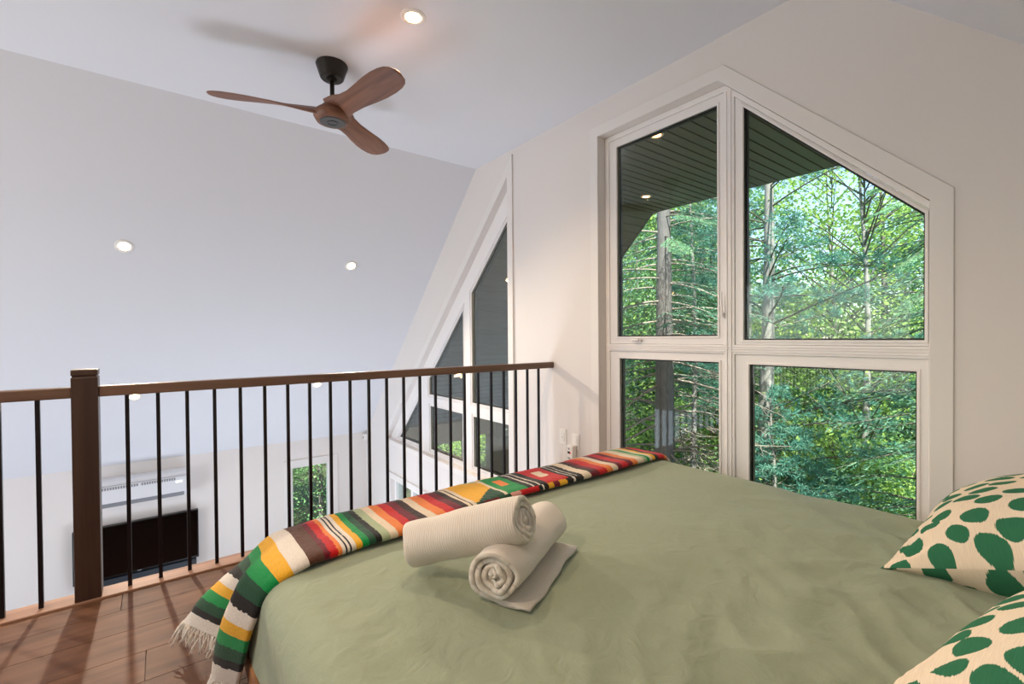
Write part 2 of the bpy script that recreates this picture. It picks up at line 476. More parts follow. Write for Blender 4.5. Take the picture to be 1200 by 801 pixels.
# ------------------------------------------------------------------ railing
rl = thing('railing', 'dark wooden railing with thin black balusters along the loft edge', 'railing', (1.0, 2.71, 0.01))
put('handrail', MB().box(-0.215, WX-0.0005, 2.678, 2.732, 0.874, 0.920), M['rail'], rl, bevel=0.004)
put('handrail', MB().box(BX+0.001, -0.300, 2.678, 2.732, 0.874, 0.920), M['rail'], rl, bevel=0.004)
pst = put('post', MB().box(-0.3005, -0.2145, 2.662, 2.748, 0.0101, 0.962), M['walnut'], rl, bevel=0.003)
pc = put('post_cap', MB().box(-0.3005, -0.2145, 2.662, 2.748, 0.968, 0.995), M['walnut'], pst, bevel=0.004)
pc.matrix_parent_inverse = pst.matrix_parent_inverse.copy(); pc.matrix_parent_inverse = Matrix.Identity(4)
put('post_neck', MB().box(-0.2965, -0.2185, 2.666, 2.744, 0.955, 0.970), M['walnut'], rl)
bal = MB().box(-0.0075, 0.0075, -0.0075, 0.0075, 0.0102, 0.8745).mesh('baluster')
bal.materials.append(M['black_metal'])
xs = [-0.121+0.1108*i for i in range(23)] + [-0.406-0.1108*i for i in range(28)]
for x in xs:
    o = bpy.data.objects.new('baluster', bal); C.objects.link(o); o.parent = rl
    o.matrix_parent_inverse = Matrix.Translation(-Vector(rl.location)); o.location = (x, 2.71, 0)
# ------------------------------------------------------------------ recessed lights
def downlight(loc, normal, label, energy, group, r=0.05, lensm='lens', spot=True, cone=108, col=(1.0, 0.83, 0.64)):
    t = thing('recessed_light', label, 'ceiling light', loc, group)
    q = Vector(normal).to_track_quat('Z', 'Y').to_matrix()
    put('trim_ring', MB().lathe([(r*0.78, 0.001), (r*0.80, 0.006), (r*1.05, 0.0065), (r*1.2, 0.003), (r*1.24, 0.0)], (0, 0, 0), 28, q, caps=False).mesh('trim_ring', True), M['plastic'], t, local=True)
    put('lens', MB().lathe([(0.0, 0.002), (r*0.79, 0.002)], (0, 0, 0), 28, q).mesh('lens'), M[lensm], t, local=True)
    if spot:
        l = bpy.data.lights.new('spot', 'SPOT'); l.energy = energy; l.color = col; l.spot_size = R(cone); l.spot_blend = 0.7; l.shadow_soft_size = 0.028
        lo = bpy.data.objects.new('light_source', l); C.objects.link(lo); lo.parent = t
        lo.location = Vector(normal)*(0.05 if cone > 170 else 0.03)
        lo.rotation_euler = Vector(normal).to_track_quat('-Z', 'Y').to_euler()
    return t
sn = Vector((0, -T, -1)).normalized()
g = 'recessed lights in the sloped ceiling'
for (x, y, lab) in ((-0.21, 4.68, 'round recessed light high on the slope, left of the fan'), (1.54, 4.68, 'round recessed light high on the slope, near the triangular window'),
                    (-0.21, 6.0, 'round recessed light low on the slope, seen under the handrail beside the post'), (1.54, 6.0, 'round recessed light low on the slope, seen under the handrail nearer the window'),
                    (-1.96, 4.68, 'round recessed light added on the slope out of view, continuing the row'),):  # this last one is added unseen; it extends the row and gives fill
    downlight((x, y, CZ-(y-YL)*T), sn, lab, (96 if x < 0 else 70) if y < 5 else 9, g)
downlight((1.04, 2.17, CZ), (0, 0, -1), 'round recessed light in the flat ceiling right of the fan', 32, 'recessed lights in the flat ceiling', r=0.052, cone=140, col=(1.0, 0.76, 0.52))
downlight((-0.9, 1.15, CZ), (0, 0, -1), 'round recessed light added in the flat ceiling behind the viewer for warm fill', 48, 'recessed lights in the flat ceiling', r=0.052, cone=150, col=(1.0, 0.72, 0.48))  # unseen light, added as warm fill from behind

# ------------------------------------------------------------------ ceiling fan
FC = Vector((0.834, 2.838, CZ))
fan = thing('ceiling_fan', 'carved wooden three-blade ceiling fan on a short bronze rod', 'ceiling fan', FC)
put('canopy', MB().lathe([(0.0, 0.0), (0.088, 0.0), (0.090, -0.006), (0.066, -0.080), (0.060, -0.086), (0.0, -0.086)], FC, 40).mesh('canopy', False), M['fan_metal'], fan)
put('canopy_ring', MB().lathe([(0.0, -0.0865), (0.030, -0.0865), (0.028, -0.098), (0.014, -0.102), (0.0, -0.102)], FC, 24).mesh('canopy_ring'), M['fan_metal'], fan)
put('downrod', MB().tube([FC+Vector((0, 0, -0.085)), FC+Vector((0, 0, -0.26))], 0.013, 16).mesh('downrod', True), M['fan_metal'], fan)
put('rod_collar', MB().lathe([(0.015, -0.205), (0.024, -0.208), (0.034, -0.24), (0.036, -0.252), (0.0, -0.252)], FC, 28).mesh('rod_collar', True), M['fan_metal'], fan)
put('motor_cover', MB().lathe([(0.0, -0.244), (0.058, -0.246), (0.068, -0.262), (0.064, -0.275), (0.0, -0.275)], FC, 32).mesh('motor_cover', True), M['fan_metal'], fan)
hubm = MB().lathe([(0.0, -0.262), (0.080, -0.266), (0.104, -0.288), (0.106, -0.310), (0.090, -0.338), (0.0, -0.338)], FC, 40)
put('hub', hubm.mesh('hub', True), M['fan_wood'], fan)
hd = put('hub_disc', MB().lathe([(0.0, -0.3425), (0.070, -0.3425), (0.074, -0.340), (0.074, -0.334)], FC, 36).mesh('hub_disc'), M['fan_disc'], fan)
put('disc_ring', MB().lathe([(0.026, -0.3425), (0.027, -0.345), (0.031, -0.345), (0.032, -0.3425)], FC, 28, caps=False).mesh('disc_ring', True), M['black'], fan)
def blade():
    st = [(0.04, 0.140, -0.01, 26, 0.036), (0.10, 0.125, -0.008, 33, 0.032), (0.16, 0.104, 0.0, 32, 0.026), (0.24, 0.106, 0.006, 26, 0.019), (0.33, 0.128, 0.010, 18, 0.014), (0.42, 0.146, 0.010, 15, 0.012),
          (0.50, 0.150, 0.008, 13, 0.011), (0.56, 0.142, 0.006, 12, 0.010), (0.60, 0.122, 0.004, 12, 0.009), (0.625, 0.090, 0.002, 12, 0.007), (0.637, 0.045, 0.0, 12, 0.005)]
    P = []
    for r, w, off, ph, th in st:
        row = []
        for k in range(16):
            a = 2*math.pi*k/16
            c = 0.5*w*1.15*math.copysign(abs(math.cos(a))**0.8, math.cos(a)) + off
            z = 0.5*th*math.sin(a)
            zz = 0.018*((r-0.05)/0.6)**2 + 0.01*math.sin(r*6)
            row.append((r, c*math.cos(R(ph))-z*math.sin(-R(ph))*0, zz + z - c*math.sin(R(ph))))
        row.append(row[0])
        P.append(row)
    b = MB().grid(P)
    n = len(b.v)
    b.v.append((0.641, 0.0, 0.018)); l = len(b.v)-1
    for k in range(16):
        b.f.append((n-17+k, n-17+k+1, l))
    return b.mesh('blade', True)
bm_ = blade(); bm_.materials.append(M['fan_wood'])
for a in (41, 163, 283):
    o = bpy.data.objects.new('blade', bm_); C.objects.link(o); o.parent = fan
    o.location = (0, 0, -0.288); o.rotation_euler = (0, 0, R(a))

# ------------------------------------------------------------------ wall plates and plug
def plate(y, z, name, label):
    t = thing(name, label, 'wall plate', (WX, y, z))
    put('cover', MB().box(-0.006, -0.0003, -0.036, 0.036, -0.058, 0.058), M['plastic'], t, local=True, bevel=0.002)
    return t
t = plate(2.578, 0.352, 'light_switch', 'white rocker switch plate on the gable wall under the handrail')
put('rocker', MB().box(-0.010, -0.0055, -0.017, 0.017, -0.034, 0.034), M['plastic'], t, local=True, bevel=0.002)
put('indicator', MB().box(-0.0112, -0.0095, -0.003, 0.003, -0.006, 0.002), M['slot'], t, local=True)
t = plate(2.442, 0.335, 'wall_outlet', 'white wall outlet plate behind the plugged-in white device')
put('socket', MB().box(-0.008, -0.0055, -0.017, 0.017, -0.034, 0.034), M['plastic'], t, local=True, bevel=0.001)
t = thing('plug_in_sensor', 'white plug-in alarm with small red light beside the switch', 'alarm', (WX-0.0085, 2.462, 0.245))
put('body', MB().box(-0.045, -0.0006, -0.036, 0.036, -0.06, 0.068), M['plastic'], t, local=True, bevel=0.006)
put('front_patch', MB().box(-0.0465, -0.0445, -0.010, 0.014, 0.008, 0.024), M['black'], t, local=True)
put('indicator', MB().box(-0.0468, -0.0445, -0.018, -0.011, 0.008, 0.018), emis('red_led', '#c02020', 1.0), t, local=True)
put('button', MB().lathe([(0, 0.0), (0.007, 0.0), (0.006, 0.003), (0, 0.003)], (-0.0455, 0, 0.044), 16, Matrix.Rotation(R(-90), 3, 'Y')).mesh('button'), M['slot'], t, local=True)
put('speaker_grille', MB().box(-0.0463, -0.0445, -0.012, 0.012, -0.03, -0.02), M['slot'], t, local=True)
t = thing('motion_sensor', 'small white sensor high in the far corner of the living room', 'sensor', (WX-0.03, YW-0.05, ZK-0.06))
put('body', MB().box(-0.03, 0.025, -0.03, 0.045, -0.05, 0.04), M['plastic'], t, local=True, bevel=0.008)
put('lens', MB().lathe([(0, 0), (0.016, 0.0), (0.012, 0.010), (0, 0.012)], (-0.031, 0, -0.01), 16, Matrix.Rotation(R(-90), 3, 'Y')).mesh('lens', True), M['slot'], t, local=True)

# ------------------------------------------------------------------ air conditioner and television
t = thing('air_conditioner', 'white wall-mounted air conditioner above the television', 'air conditioner', (-0.17, YW, -0.72))
sec = [(YW-0.0005, -0.72), (YW-0.15, -0.715), (YW-0.20, -0.66), (YW-0.205, -0.50), (YW-0.19, -0.44), (YW-0.15, -0.42), (YW-0.0005, -0.42)]
put('body', MB().prism(sec, [], -0.57, 0.235), M['ac'], t, bevel=0.008)
for i in range(30):
    x = -0.545+i*0.0225
    if i in (15,): continue
    put('vent_slot', MB().box(x, x+0.015, YW-0.2065, YW-0.200, -0.515, -0.488), M['slot'], t)
put('front_seam', MB().box(-0.565, 0.23, YW-0.2062, YW-0.2, -0.472, -0.469), M['slot'], t)
lv = put('louvre', MB().prism([(YW-0.202, -0.665), (YW-0.150, -0.7175), (YW-0.145, -0.713), (YW-0.196, -0.659)], [], -0.54, 0.205), M['slot'], t)
put('front_patch', MB().box(0.13, 0.185, YW-0.2067, YW-0.203, -0.545, -0.530), emis('pale_glow', '#e8ffe8', 2.0), t)  # small pale green emissive patch near the right end

t = thing('television', 'black flat-screen television on the low wall below the air conditioner', 'television', (-0.215, YW-0.09, -1.52))
put('body', MB().box(-0.775, 0.345, YW-0.085, YW-0.03, -1.52, -0.94), M['black'], t, bevel=0.006)
put('screen', MB().box(-0.763, 0.333, YW-0.088, YW-0.084, -1.495, -0.952), M['screen'], t)
put('wall_mount', MB().box(-0.40, -0.03, YW-0.031, YW-0.0004, -1.40, -1.10), M['black'], t)
put('logo', MB().box(-0.235, -0.200, YW-0.0876, YW-0.0845, -1.512, -1.503), M['slot'], t)
t = thing('sound_bar', 'long dark grey sound bar right under the television', 'sound bar', (-0.215, YW-0.06, -1.61))
put('body', MB().box(-0.745, 0.32, YW-0.095, YW-0.0004, -1.61, -1.53), mat('slate_fabric', '#2b323a', 0.5, var=0.1, vscale=60), t, bevel=0.008)
for x in (-0.735, 0.27):
    put('end_cap', MB().box(x, x+0.04, YW-0.097, YW-0.09, -1.605, -1.535), M['black'], t, bevel=0.003)

# ------------------------------------------------------------------ bed
RX0, RX1, RY0, RY1 = 0.32, 2.19, -0.42, 1.755     # flat part of the duvet; its rim is rounded outside this
RR = 0.10
BT = 0.43
bed = thing('bed', 'low wooden platform bed with a thick mattress', 'bed', (1.23, 0.7, 0.0))
put('bed_frame', MB().box(0.20, 2.26, -0.50, 1.83, 0.075, 0.15), M['bedwood'], bed, bevel=0.006)
for x in (0.22, 2.16):
    for y in (-0.46, 1.72):
        put('leg', MB().box(x, x+0.08, y, y+0.08, 0.0005, 0.076), M['bedwood'], bed, bevel=0.004)
put('mattress', MB().box(0.26, 2.20, -0.45, 1.78, 0.1505, 0.37), M['mattress'], bed, bevel=0.05, seg=4)

def fbm(x, y, z, o=3):
    v = 0; a = 1
    for i in range(o):
        v += a*noise.noise(Vector((x, y, z))); x *= 2.1; y *= 2.1; a *= 0.5
    return v
def duvet_h(x, y):
    h = 0.010*fbm(x*1.5+3, y*1.5, 1.0, 2)
    h += 0.0035*fbm(x*5, y*4, 4.0, 2)
    # long soft creases, stronger toward the pillows
    k = max(0.0, min(1.0, (1.15-y)/0.9))
    wx = x+0.15*noise.noise(Vector((x*2, y*2, 7)))
    a = abs(noise.noise(Vector((wx*4.5+y*2.8, y*2.0-wx*1.2, 2.5))))
    h += (0.004+0.022*k)*(0.30-a)
    b = abs(noise.noise(Vector((wx*9-y*5, y*6+wx*2, 9.5))))
    h += (0.002+0.014*k)*(0.25-b)
    c_ = abs(noise.noise(Vector((wx*15+y*11, y*9-wx*4, 3.3))))
    h += 0.010*k*max(0, 0.2-c_)
    # one crease running away from the throw
    d = abs((x-0.70)*0.75+(y-1.42)*0.66)
    t_ = ((x-0.70)*-0.66+(y-1.42)*0.75)
    h += 0.010*math.exp(-(d/0.012)**2)*math.exp(-((t_+0.05)/0.09)**2)
    return h
def drape(px, py, lift=0.0, flare=0.0):
    cx = min(max(px, RX0), RX1); cy = min(max(py, RY0), RY1)
    dx, dy = px-cx, py-cy
    d = math.hypot(dx, dy)
    hh = duvet_h(cx, cy)
    if d < 1e-9: return Vector((px, py, BT+hh+lift))
    nx, ny = dx/d, dy/d
    r = RR+lift
    if d < r*math.pi/2:
        a = d/r
        ho = r*math.sin(a); z = BT+lift+hh*math.cos(a)-r*(1-math.cos(a))
    else:
        e = d-r*math.pi/2
        ang = math.atan2(ny, nx)
        fold = 0.012*math.sin((cx*11+cy*9)+ang*5)*min(1, e/0.2) + 0.010*noise.noise(Vector((cx*6+ang, cy*6, e*3)))
        ho = r+flare*e+fold; z = BT+lift-r-e
    return Vector((cx+nx*ho, cy+ny*ho, z))
def axis_pts(a, b, step, ext, n):
    core = list(np.linspace(a, b, int((b-a)/step)+1))
    lo = [a-ext*(1-i/n) for i in range(n)]
    hi = [b+ext*((i+1)/n) for i in range(n)]
    return lo+core+hi
ux = axis_pts(RX0, RX1, 0.0105, 0.40, 26); uy = axis_pts(RY0, RY1, 0.0105, 0.40, 26)
P = [[drape(x, y) for y in uy] for x in ux]
dm, dnt, db = new_mat('sage_cotton')
db.inputs['Roughness'].default_value = 0.85; db.inputs['Specular IOR Level'].default_value = 0.2
db.inputs['Sheen Weight'].default_value = 0.15
tc = nd(dnt, 'ShaderNodeTexCoord')
nz = nd(dnt, 'ShaderNodeTexNoise'); nz.inputs['Scale'].default_value = 420; nz.inputs['Detail'].default_value = 2
dnt.links.new(tc.outputs['Object'], nz.inputs['Vector'])
cr = nd(dnt, 'ShaderNodeValToRGB'); cr.color_ramp.elements[0].color = lin('#8c967d'); cr.color_ramp.elements[1].color = lin('#9aa38b')
dnt.links.new(nz.outputs[0], cr.inputs[0]); dnt.links.new(cr.outputs[0], db.inputs['Base Color'])
bp = nd(dnt, 'ShaderNodeBump'); bp.inputs['Strength'].default_value = 0.25; bp.inputs['Distance'].default_value = 0.02
n2 = nd(dnt, 'ShaderNodeTexNoise'); n2.inputs['Scale'].default_value = 14; n2.inputs['Detail'].default_value = 6; n2.inputs['Distortion'].default_value = 1.2
dnt.links.new(tc.outputs['Object'], n2.inputs['Vector']); dnt.links.new(n2.outputs[0], bp.inputs['Height']); dnt.links.new(bp.outputs[0], db.inputs['Normal'])
o = put('duvet', MB().grid(P).mesh('duvet', True), dm)
tag(o, 'sage green duvet spread over the bed, creased near the pillows', 'duvet')

# ------------------------------------------------------------------ striped throw
def cr_w(t):
    t2, t3 = t*t, t*t*t
    return (-0.5*t+t2-0.5*t3, 1-2.5*t2+1.5*t3, 0.5*t+2*t2-1.5*t3, -0.5*t2+0.5*t3)
def spline(pts, us):
    """Catmull-Rom through pts (array [n,...]) at parameters us in 0..n-1"""
    pts = np.asarray(pts, float); n = len(pts); out = []
    ext = np.concatenate([[2*pts[0]-pts[1]], pts, [2*pts[-1]-pts[-2]]])
    for u in us:
        i = min(int(u), n-2); w = cr_w(u-i)
        out.append(sum(w[k]*ext[i+k] for k in range(4)))
    return np.array(out)
def sstep(x): x = max(0.0, min(1.0, x)); return x*x*(3-2*x)
rows = []; svals = []
def sec_at(X, dz=0.0, s=None):
    f = 1.468+0.062*sstep((X-0.45)/0.8)
    b = 1.0
    r_ = [(X, f+0.055, 0.438+dz), (X, f+0.004, 0.446+dz), (X, f+0.022, 0.4635+dz), (X, 1.64, 0.4600+dz), (X, 1.765, 0.457+dz), (X, 1.855, 0.415+dz), (X, 1.897, 0.33+dz), (X, 1.905, 0.20+dz)]
    rows.append(r_); svals.append(X if s is None else s)
for X, dz, s in ((2.315, -0.16, 2.40), (2.300, -0.075, 2.30), (2.24, -0.014, 2.22), (2.15, 0.0, 2.14), (1.9, 0.002, 1.9), (1.55, -0.001, 1.55), (1.2, 0.003, 1.2), (0.9, 0, 0.9), (0.62, 0.002, 0.62), (0.43, 0.0, 0.43)):
    sec_at(X, dz, s)
rows.append([(0.325, 1.500, .432), (0.322, 1.455, .440), (0.318, 1.472, .456), (0.315, 1.60, .458), (0.315, 1.70, .455), (0.312, 1.80, .432), (0.32, 1.875, .36), (0.33, 1.90, .24)]); svals.append(0.31)
rows.append([(0.245, 1.52, .375), (0.245, 1.482, .385), (0.230, 1.495, .400), (0.205, 1.60, .412), (0.225, 1.665, .405), (0.235, 1.79, .385), (0.245, 1.865, .335), (0.27, 1.895, .24)]); svals.append(0.19)
rows.append([(0.205, 1.55, .275), (0.205, 1.512, .29), (0.190, 1.52, .295), (0.150, 1.62, .305), (0.205, 1.70, .300), (0.175, 1.82, .295), (0.165, 1.92, .270), (0.19, 1.965, .22)]); svals.append(0.07)
rows.append([(0.190, 1.60, .18), (0.187, 1.555, .19), (0.172, 1.565, .19), (0.125, 1.66, .195), (0.195, 1.745, .20), (0.145, 1.83, .205), (0.100, 1.95, .200), (0.11, 1.995, .175)]); svals.append(-0.05)
rows.append([(0.180, 1.63, .08), (0.175, 1.60, .085), (0.160, 1.61, .085), (0.115, 1.69, .085), (0.180, 1.765, .115), (0.130, 1.84, .125), (0.070, 1.96, .125), (0.055, 2.015, .115)]); svals.append(-0.165)
rows = np.array(rows)
# resample: fine rows by s, fine columns by arc parameter
sfine = np.arange(-0.165, 2.40, 0.0031)
sv = np.array(svals)
ridx = np.interp(sfine, sv[::-1], np.arange(len(sv))[::-1])
cu = np.concatenate([np.linspace(0, 2, 12, endpoint=False), np.linspace(2, 4, 34, endpoint=False), np.linspace(4, 7, 26)])
tmp = spline(rows, ridx)                        # [ns, 8, 3]
TP = np.array([spline(r_, cu) for r_ in tmp])   # [ns, nc, 3]
for i, s in enumerate(sfine):
    for j, u in enumerate(cu):
        p = TP[i, j]
        k = 0.003*noise.noise(Vector((p[0]*9, p[1]*9, p[2]*9))) + 0.0012*noise.noise(Vector((p[0]*60, p[1]*60, p[2]*60)))
        TP[i, j, 2] += k*1.2; TP[i, j, 1] += k*0.6
COL = {k: lin(v) for k, v in dict(white='#dcd3c6', cream='#dccbb2', black='#1b1817', dkg='#1f4a33', green='#0f8a45', yellow='#e3a92c', brown='#5a3a2b', maroon='#6a1523', red='#c01a1d', orange='#df7d3b', sage='#a3b08c', pink='#d99a8e', dbrown='#33241f').items()}
STR = [(-0.20, 'white'), (-0.105, 'black'), (-0.075, 'dkg'), (-0.030, 'green'), (0.015, 'yellow'), (0.055, 'white'), (0.100, 'black'), (0.135, 'dkg'), (0.185, 'green'), (0.235, 'yellow'), (0.285, 'white'), (0.340, 'brown'), (0.392, 'maroon'), (0.410, 'red'), (0.432, 'orange'), (0.449, 'white'),
       (0.462, 'black'), (0.467, 'white'), (0.476, 'black'), (0.482, 'white'), (0.498, 'yellow'), (0.519, 'green'), (0.541, 'dkg'), (0.563, 'black'), (0.581, 'sage'), (0.607, 'cream'), (0.634, 'orange'), (0.672, 'red'), (0.708, 'maroon'), (0.742, 'dbrown'), (0.772, 'cream'), (0.806, 'orange'), (0.845, 'red'), (0.883, 'maroon'), (0.918, 'dbrown'), (0.945, 'cream'), (0.960, 'black'), (0.966, 'cream'), (0.985, 'MOTIF'),
       (1.135, 'cream'), (1.150, 'GREEN'), (1.26, 'BLK'), (1.37, 'REDSQ'), (1.50, 'BLK'), (1.585, 'cream'), (1.635, 'dbrown'), (1.66, 'maroon'), (1.69, 'red'), (1.745, 'orange'), (1.785, 'cream'), (1.825, 'maroon'), (1.86, 'red'), (1.91, 'maroon'), (1.94, 'orange'), (1.975, 'cream'), (2.02, 'sage'), (2.045, 'green'), (2.07, 'cream'), (2.095, 'yellow'), (2.125, 'dbrown'), (2.15, 'red'), (2.20, 'orange'), (2.23, 'cream'), (2.26, 'yellow'), (2.31, 'brown')]
RIM = [(0.985, 'dbrown'), (1.02, 'maroon'), (1.10, 'dkg'), (1.16, 'pink'), (1.21, 'red'), (1.315, 'BLKR'), (1.37, 'yellow'), (1.40, 'maroon'), (1.435, 'yellow'), (1.48, 'BLKR'), (1.585, 'cream'), (1.635, 'maroon')]
def pick(tab, s):
    c = tab[0][1]; a = tab[0][0]; b = a
    for i, (x, n) in enumerate(tab):
        if s >= x: c = n; a = x; b = tab[i+1][0] if i+1 < len(tab) else 2.5
    return c, (s-a)/max(1e-6, b-a)
def throw_col(s, u):
    """s along the throw, u across (control columns); rim is u<2"""
    s = s+0.0014*noise.noise(Vector((s*90, u*9, 0)))
    if u < 1.9 and 0.985 <= s < 1.66:
        c, f = pick(RIM, s)
    else:
        c, f = pick(STR, s)
    if c == 'MOTIF':
        v = (u-2)/3.0
        if v+0.10*math.floor(f*8)/8 > 0.72: c = 'sage' if f > 0.6 else 'dkg' if v > 0.9 else 'yellow'
        elif v < 0.45*math.floor(abs(f-0.05)*9)/9 and f < 1.2: c = 'dkg' if v < 0.34*f+0.02 else 'yellow'
        else: c = 'yellow'
    elif c == 'GREEN':
        v = (u-2)/3.0
        c = 'orange' if abs(f-0.5) < 0.2 and abs(v-0.42) < 0.10 else ('green' if v < 0.72 else 'yellow')
    elif c == 'REDSQ':
        v = (u-2)/3.0
        c = 'cream' if abs(f-0.5) < 0.20 and abs(v-0.42) < 0.10 else ('red' if v < 0.78 else 'sage')
    elif c == 'BLK':
        v = (u-2)/3.0
        c = 'white' if (abs(f-0.3) < 0.04 or abs(f-0.62) < 0.04) else ('black' if v < 0.8 else 'yellow')
    elif c == 'BLKR':
        c = 'white' if abs(f-0.45) < 0.07 else 'black'
    return COL[c]
ns, nc = TP.shape[:2]
tb = MB(); tb.grid(TP.tolist())
tm = tb.mesh('throw_blanket', True, fix=False)
ca = tm.color_attributes.new('weave', 'FLOAT_COLOR', 'CORNER')
vals = []
for i in range(ns-1):
    for j in range(nc-1):
        c = throw_col((sfine[i]+sfine[i+1])/2, (cu[j]+cu[j+1])/2)
        vals += list(c)*4
ca.data.foreach_set('color', vals)
wm, wnt, wbs = new_mat('striped_wool')
at = nd(wnt, 'ShaderNodeVertexColor', layer_name='weave')
nzz = nd(wnt, 'ShaderNodeTexNoise'); nzz.inputs['Scale'].default_value = 260; nzz.inputs['Detail'].default_value = 3
tcc = nd(wnt, 'ShaderNodeTexCoord'); wnt.links.new(tcc.outputs['Object'], nzz.inputs['Vector'])
mrr = nd(wnt, 'ShaderNodeMapRange'); mrr.inputs['To Min'].default_value = 0.72; mrr.inputs['To Max'].default_value = 1.28
hss = nd(wnt, 'ShaderNodeHueSaturation')
wnt.links.new(nzz.outputs[0], mrr.inputs[0]); wnt.links.new(mrr.outputs[0], hss.inputs['Value']); wnt.links.new(at.outputs[0], hss.inputs['Color']); wnt.links.new(hss.outputs[0], wbs.inputs['Base Color'])
wbs.inputs['Roughness'].default_value = 0.95; wbs.inputs['Specular IOR Level'].default_value = 0.1; wbs.inputs['Sheen Weight'].default_value = 0.2
bpp = nd(wnt, 'ShaderNodeBump'); bpp.inputs['Strength'].default_value = 0.6; bpp.inputs['Distance'].default_value = 0.004
wnt.links.new(nzz.outputs[0], bpp.inputs['Height']); wnt.links.new(bpp.outputs[0], wbs.inputs['Normal'])
thr = thing('throw_blanket', 'striped multicoloured woven throw with white fringe along the foot of the bed', 'blanket', (0.9, 1.65, 0.45))
tob = put('cloth', tm, wm, thr)
so = tob.modifiers.new('thickness', 'SOLIDIFY'); so.thickness = 0.007; so.offset = 0.0
random.seed(11)
fm = MB()
for j in range(6, nc, 1):
    for rep in range(3):
        p = TP[0, j]; q = TP[1, j]; d = Vector(p-q).normalized()
        p = Vector(p)+Vector((random.uniform(-.004, .004), random.uniform(-.004, .004), 0.002))
        L = random.uniform(0.05, 0.085)
        pts = [p]
        v = (d+Vector((random.gauss(-0.05, .22), random.gauss(0.05, .22), random.gauss(0, .12)))).normalized()
        for k in range(5):
            v = (v+Vector((random.gauss(0, .2), random.gauss(0, .2), -0.22))).normalized()
            nxt = pts[-1]+v*L/5
            if nxt.z < 0.012: nxt.z = 0.012
            pts.append(nxt)
        fm.tube(pts, [0.0024, 0.0022, 0.0021, 0.002, 0.0018, 0.0013], 5)
o = put('fringe', fm.mesh('fringe', True), mat('white_wool_yarn', '#ece6dc', 0.95, var=0.1, vscale=80), thr)
o['kind'] = 'stuff'

# ------------------------------------------------------------------ rolled towels
def towel_mat(name):
    m, nt, b = new_mat(name)
    uv = nd(nt, 'ShaderNodeUVMap')
    sx = nd(nt, 'ShaderNodeSeparateXYZ'); nt.links.new(uv.outputs[0], sx.inputs[0])
    mu = nd(nt, 'ShaderNodeMath', operation='MULTIPLY'); mu.inputs[1].default_value = 2*math.pi/0.0072
    si = nd(nt, 'ShaderNodeMath', operation='SINE'); nt.links.new(sx.outputs[0], mu.inputs[0]); nt.links.new(mu.outputs[0], si.inputs[0])
    tc = nd(nt, 'ShaderNodeTexCoord')
    nz = nd(nt, 'ShaderNodeTexNoise'); nz.inputs['Scale'].default_value = 500
    nt.links.new(tc.outputs['Object'], nz.inputs['Vector'])
    ad = nd(nt, 'ShaderNodeMath', operation='MULTIPLY_ADD'); ad.inputs[1].default_value = 0.25
    nt.links.new(si.outputs[0], ad.inputs[0]); nt.links.new(nz.outputs[0], ad.inputs[2])
    bp = nd(nt, 'ShaderNodeBump'); bp.inputs['Strength'].default_value = 0.55; bp.inputs['Distance'].default_value = 0.0035
    nt.links.new(ad.outputs[0], bp.inputs['Height']); nt.links.new(bp.outputs[0], b.inputs['Normal'])
    cr = nd(nt, 'ShaderNodeValToRGB'); cr.color_ramp.elements[0].position = 0.0; cr.color_ramp.elements[1].position = 0.35
    cr.color_ramp.elements[0].color = lin('#cfc5b8'); cr.color_ramp.elements[1].color = lin('#e2dacd')
    m2 = nd(nt, 'ShaderNodeMapRange'); m2.inputs['From Min'].default_value = -1
    nt.links.new(si.outputs[0], m2.inputs[0]); nt.links.new(m2.outputs[0], cr.inputs[0]); nt.links.new(cr.outputs[0], b.inputs['Base Color'])
    b.inputs['Roughness'].default_value = 0.95; b.inputs['Specular IOR Level'].default_value = 0.1; b.inputs['Sheen Weight'].default_value = 0.2
    return m
M['towel'] = towel_mat('cream_ribbed_cotton')
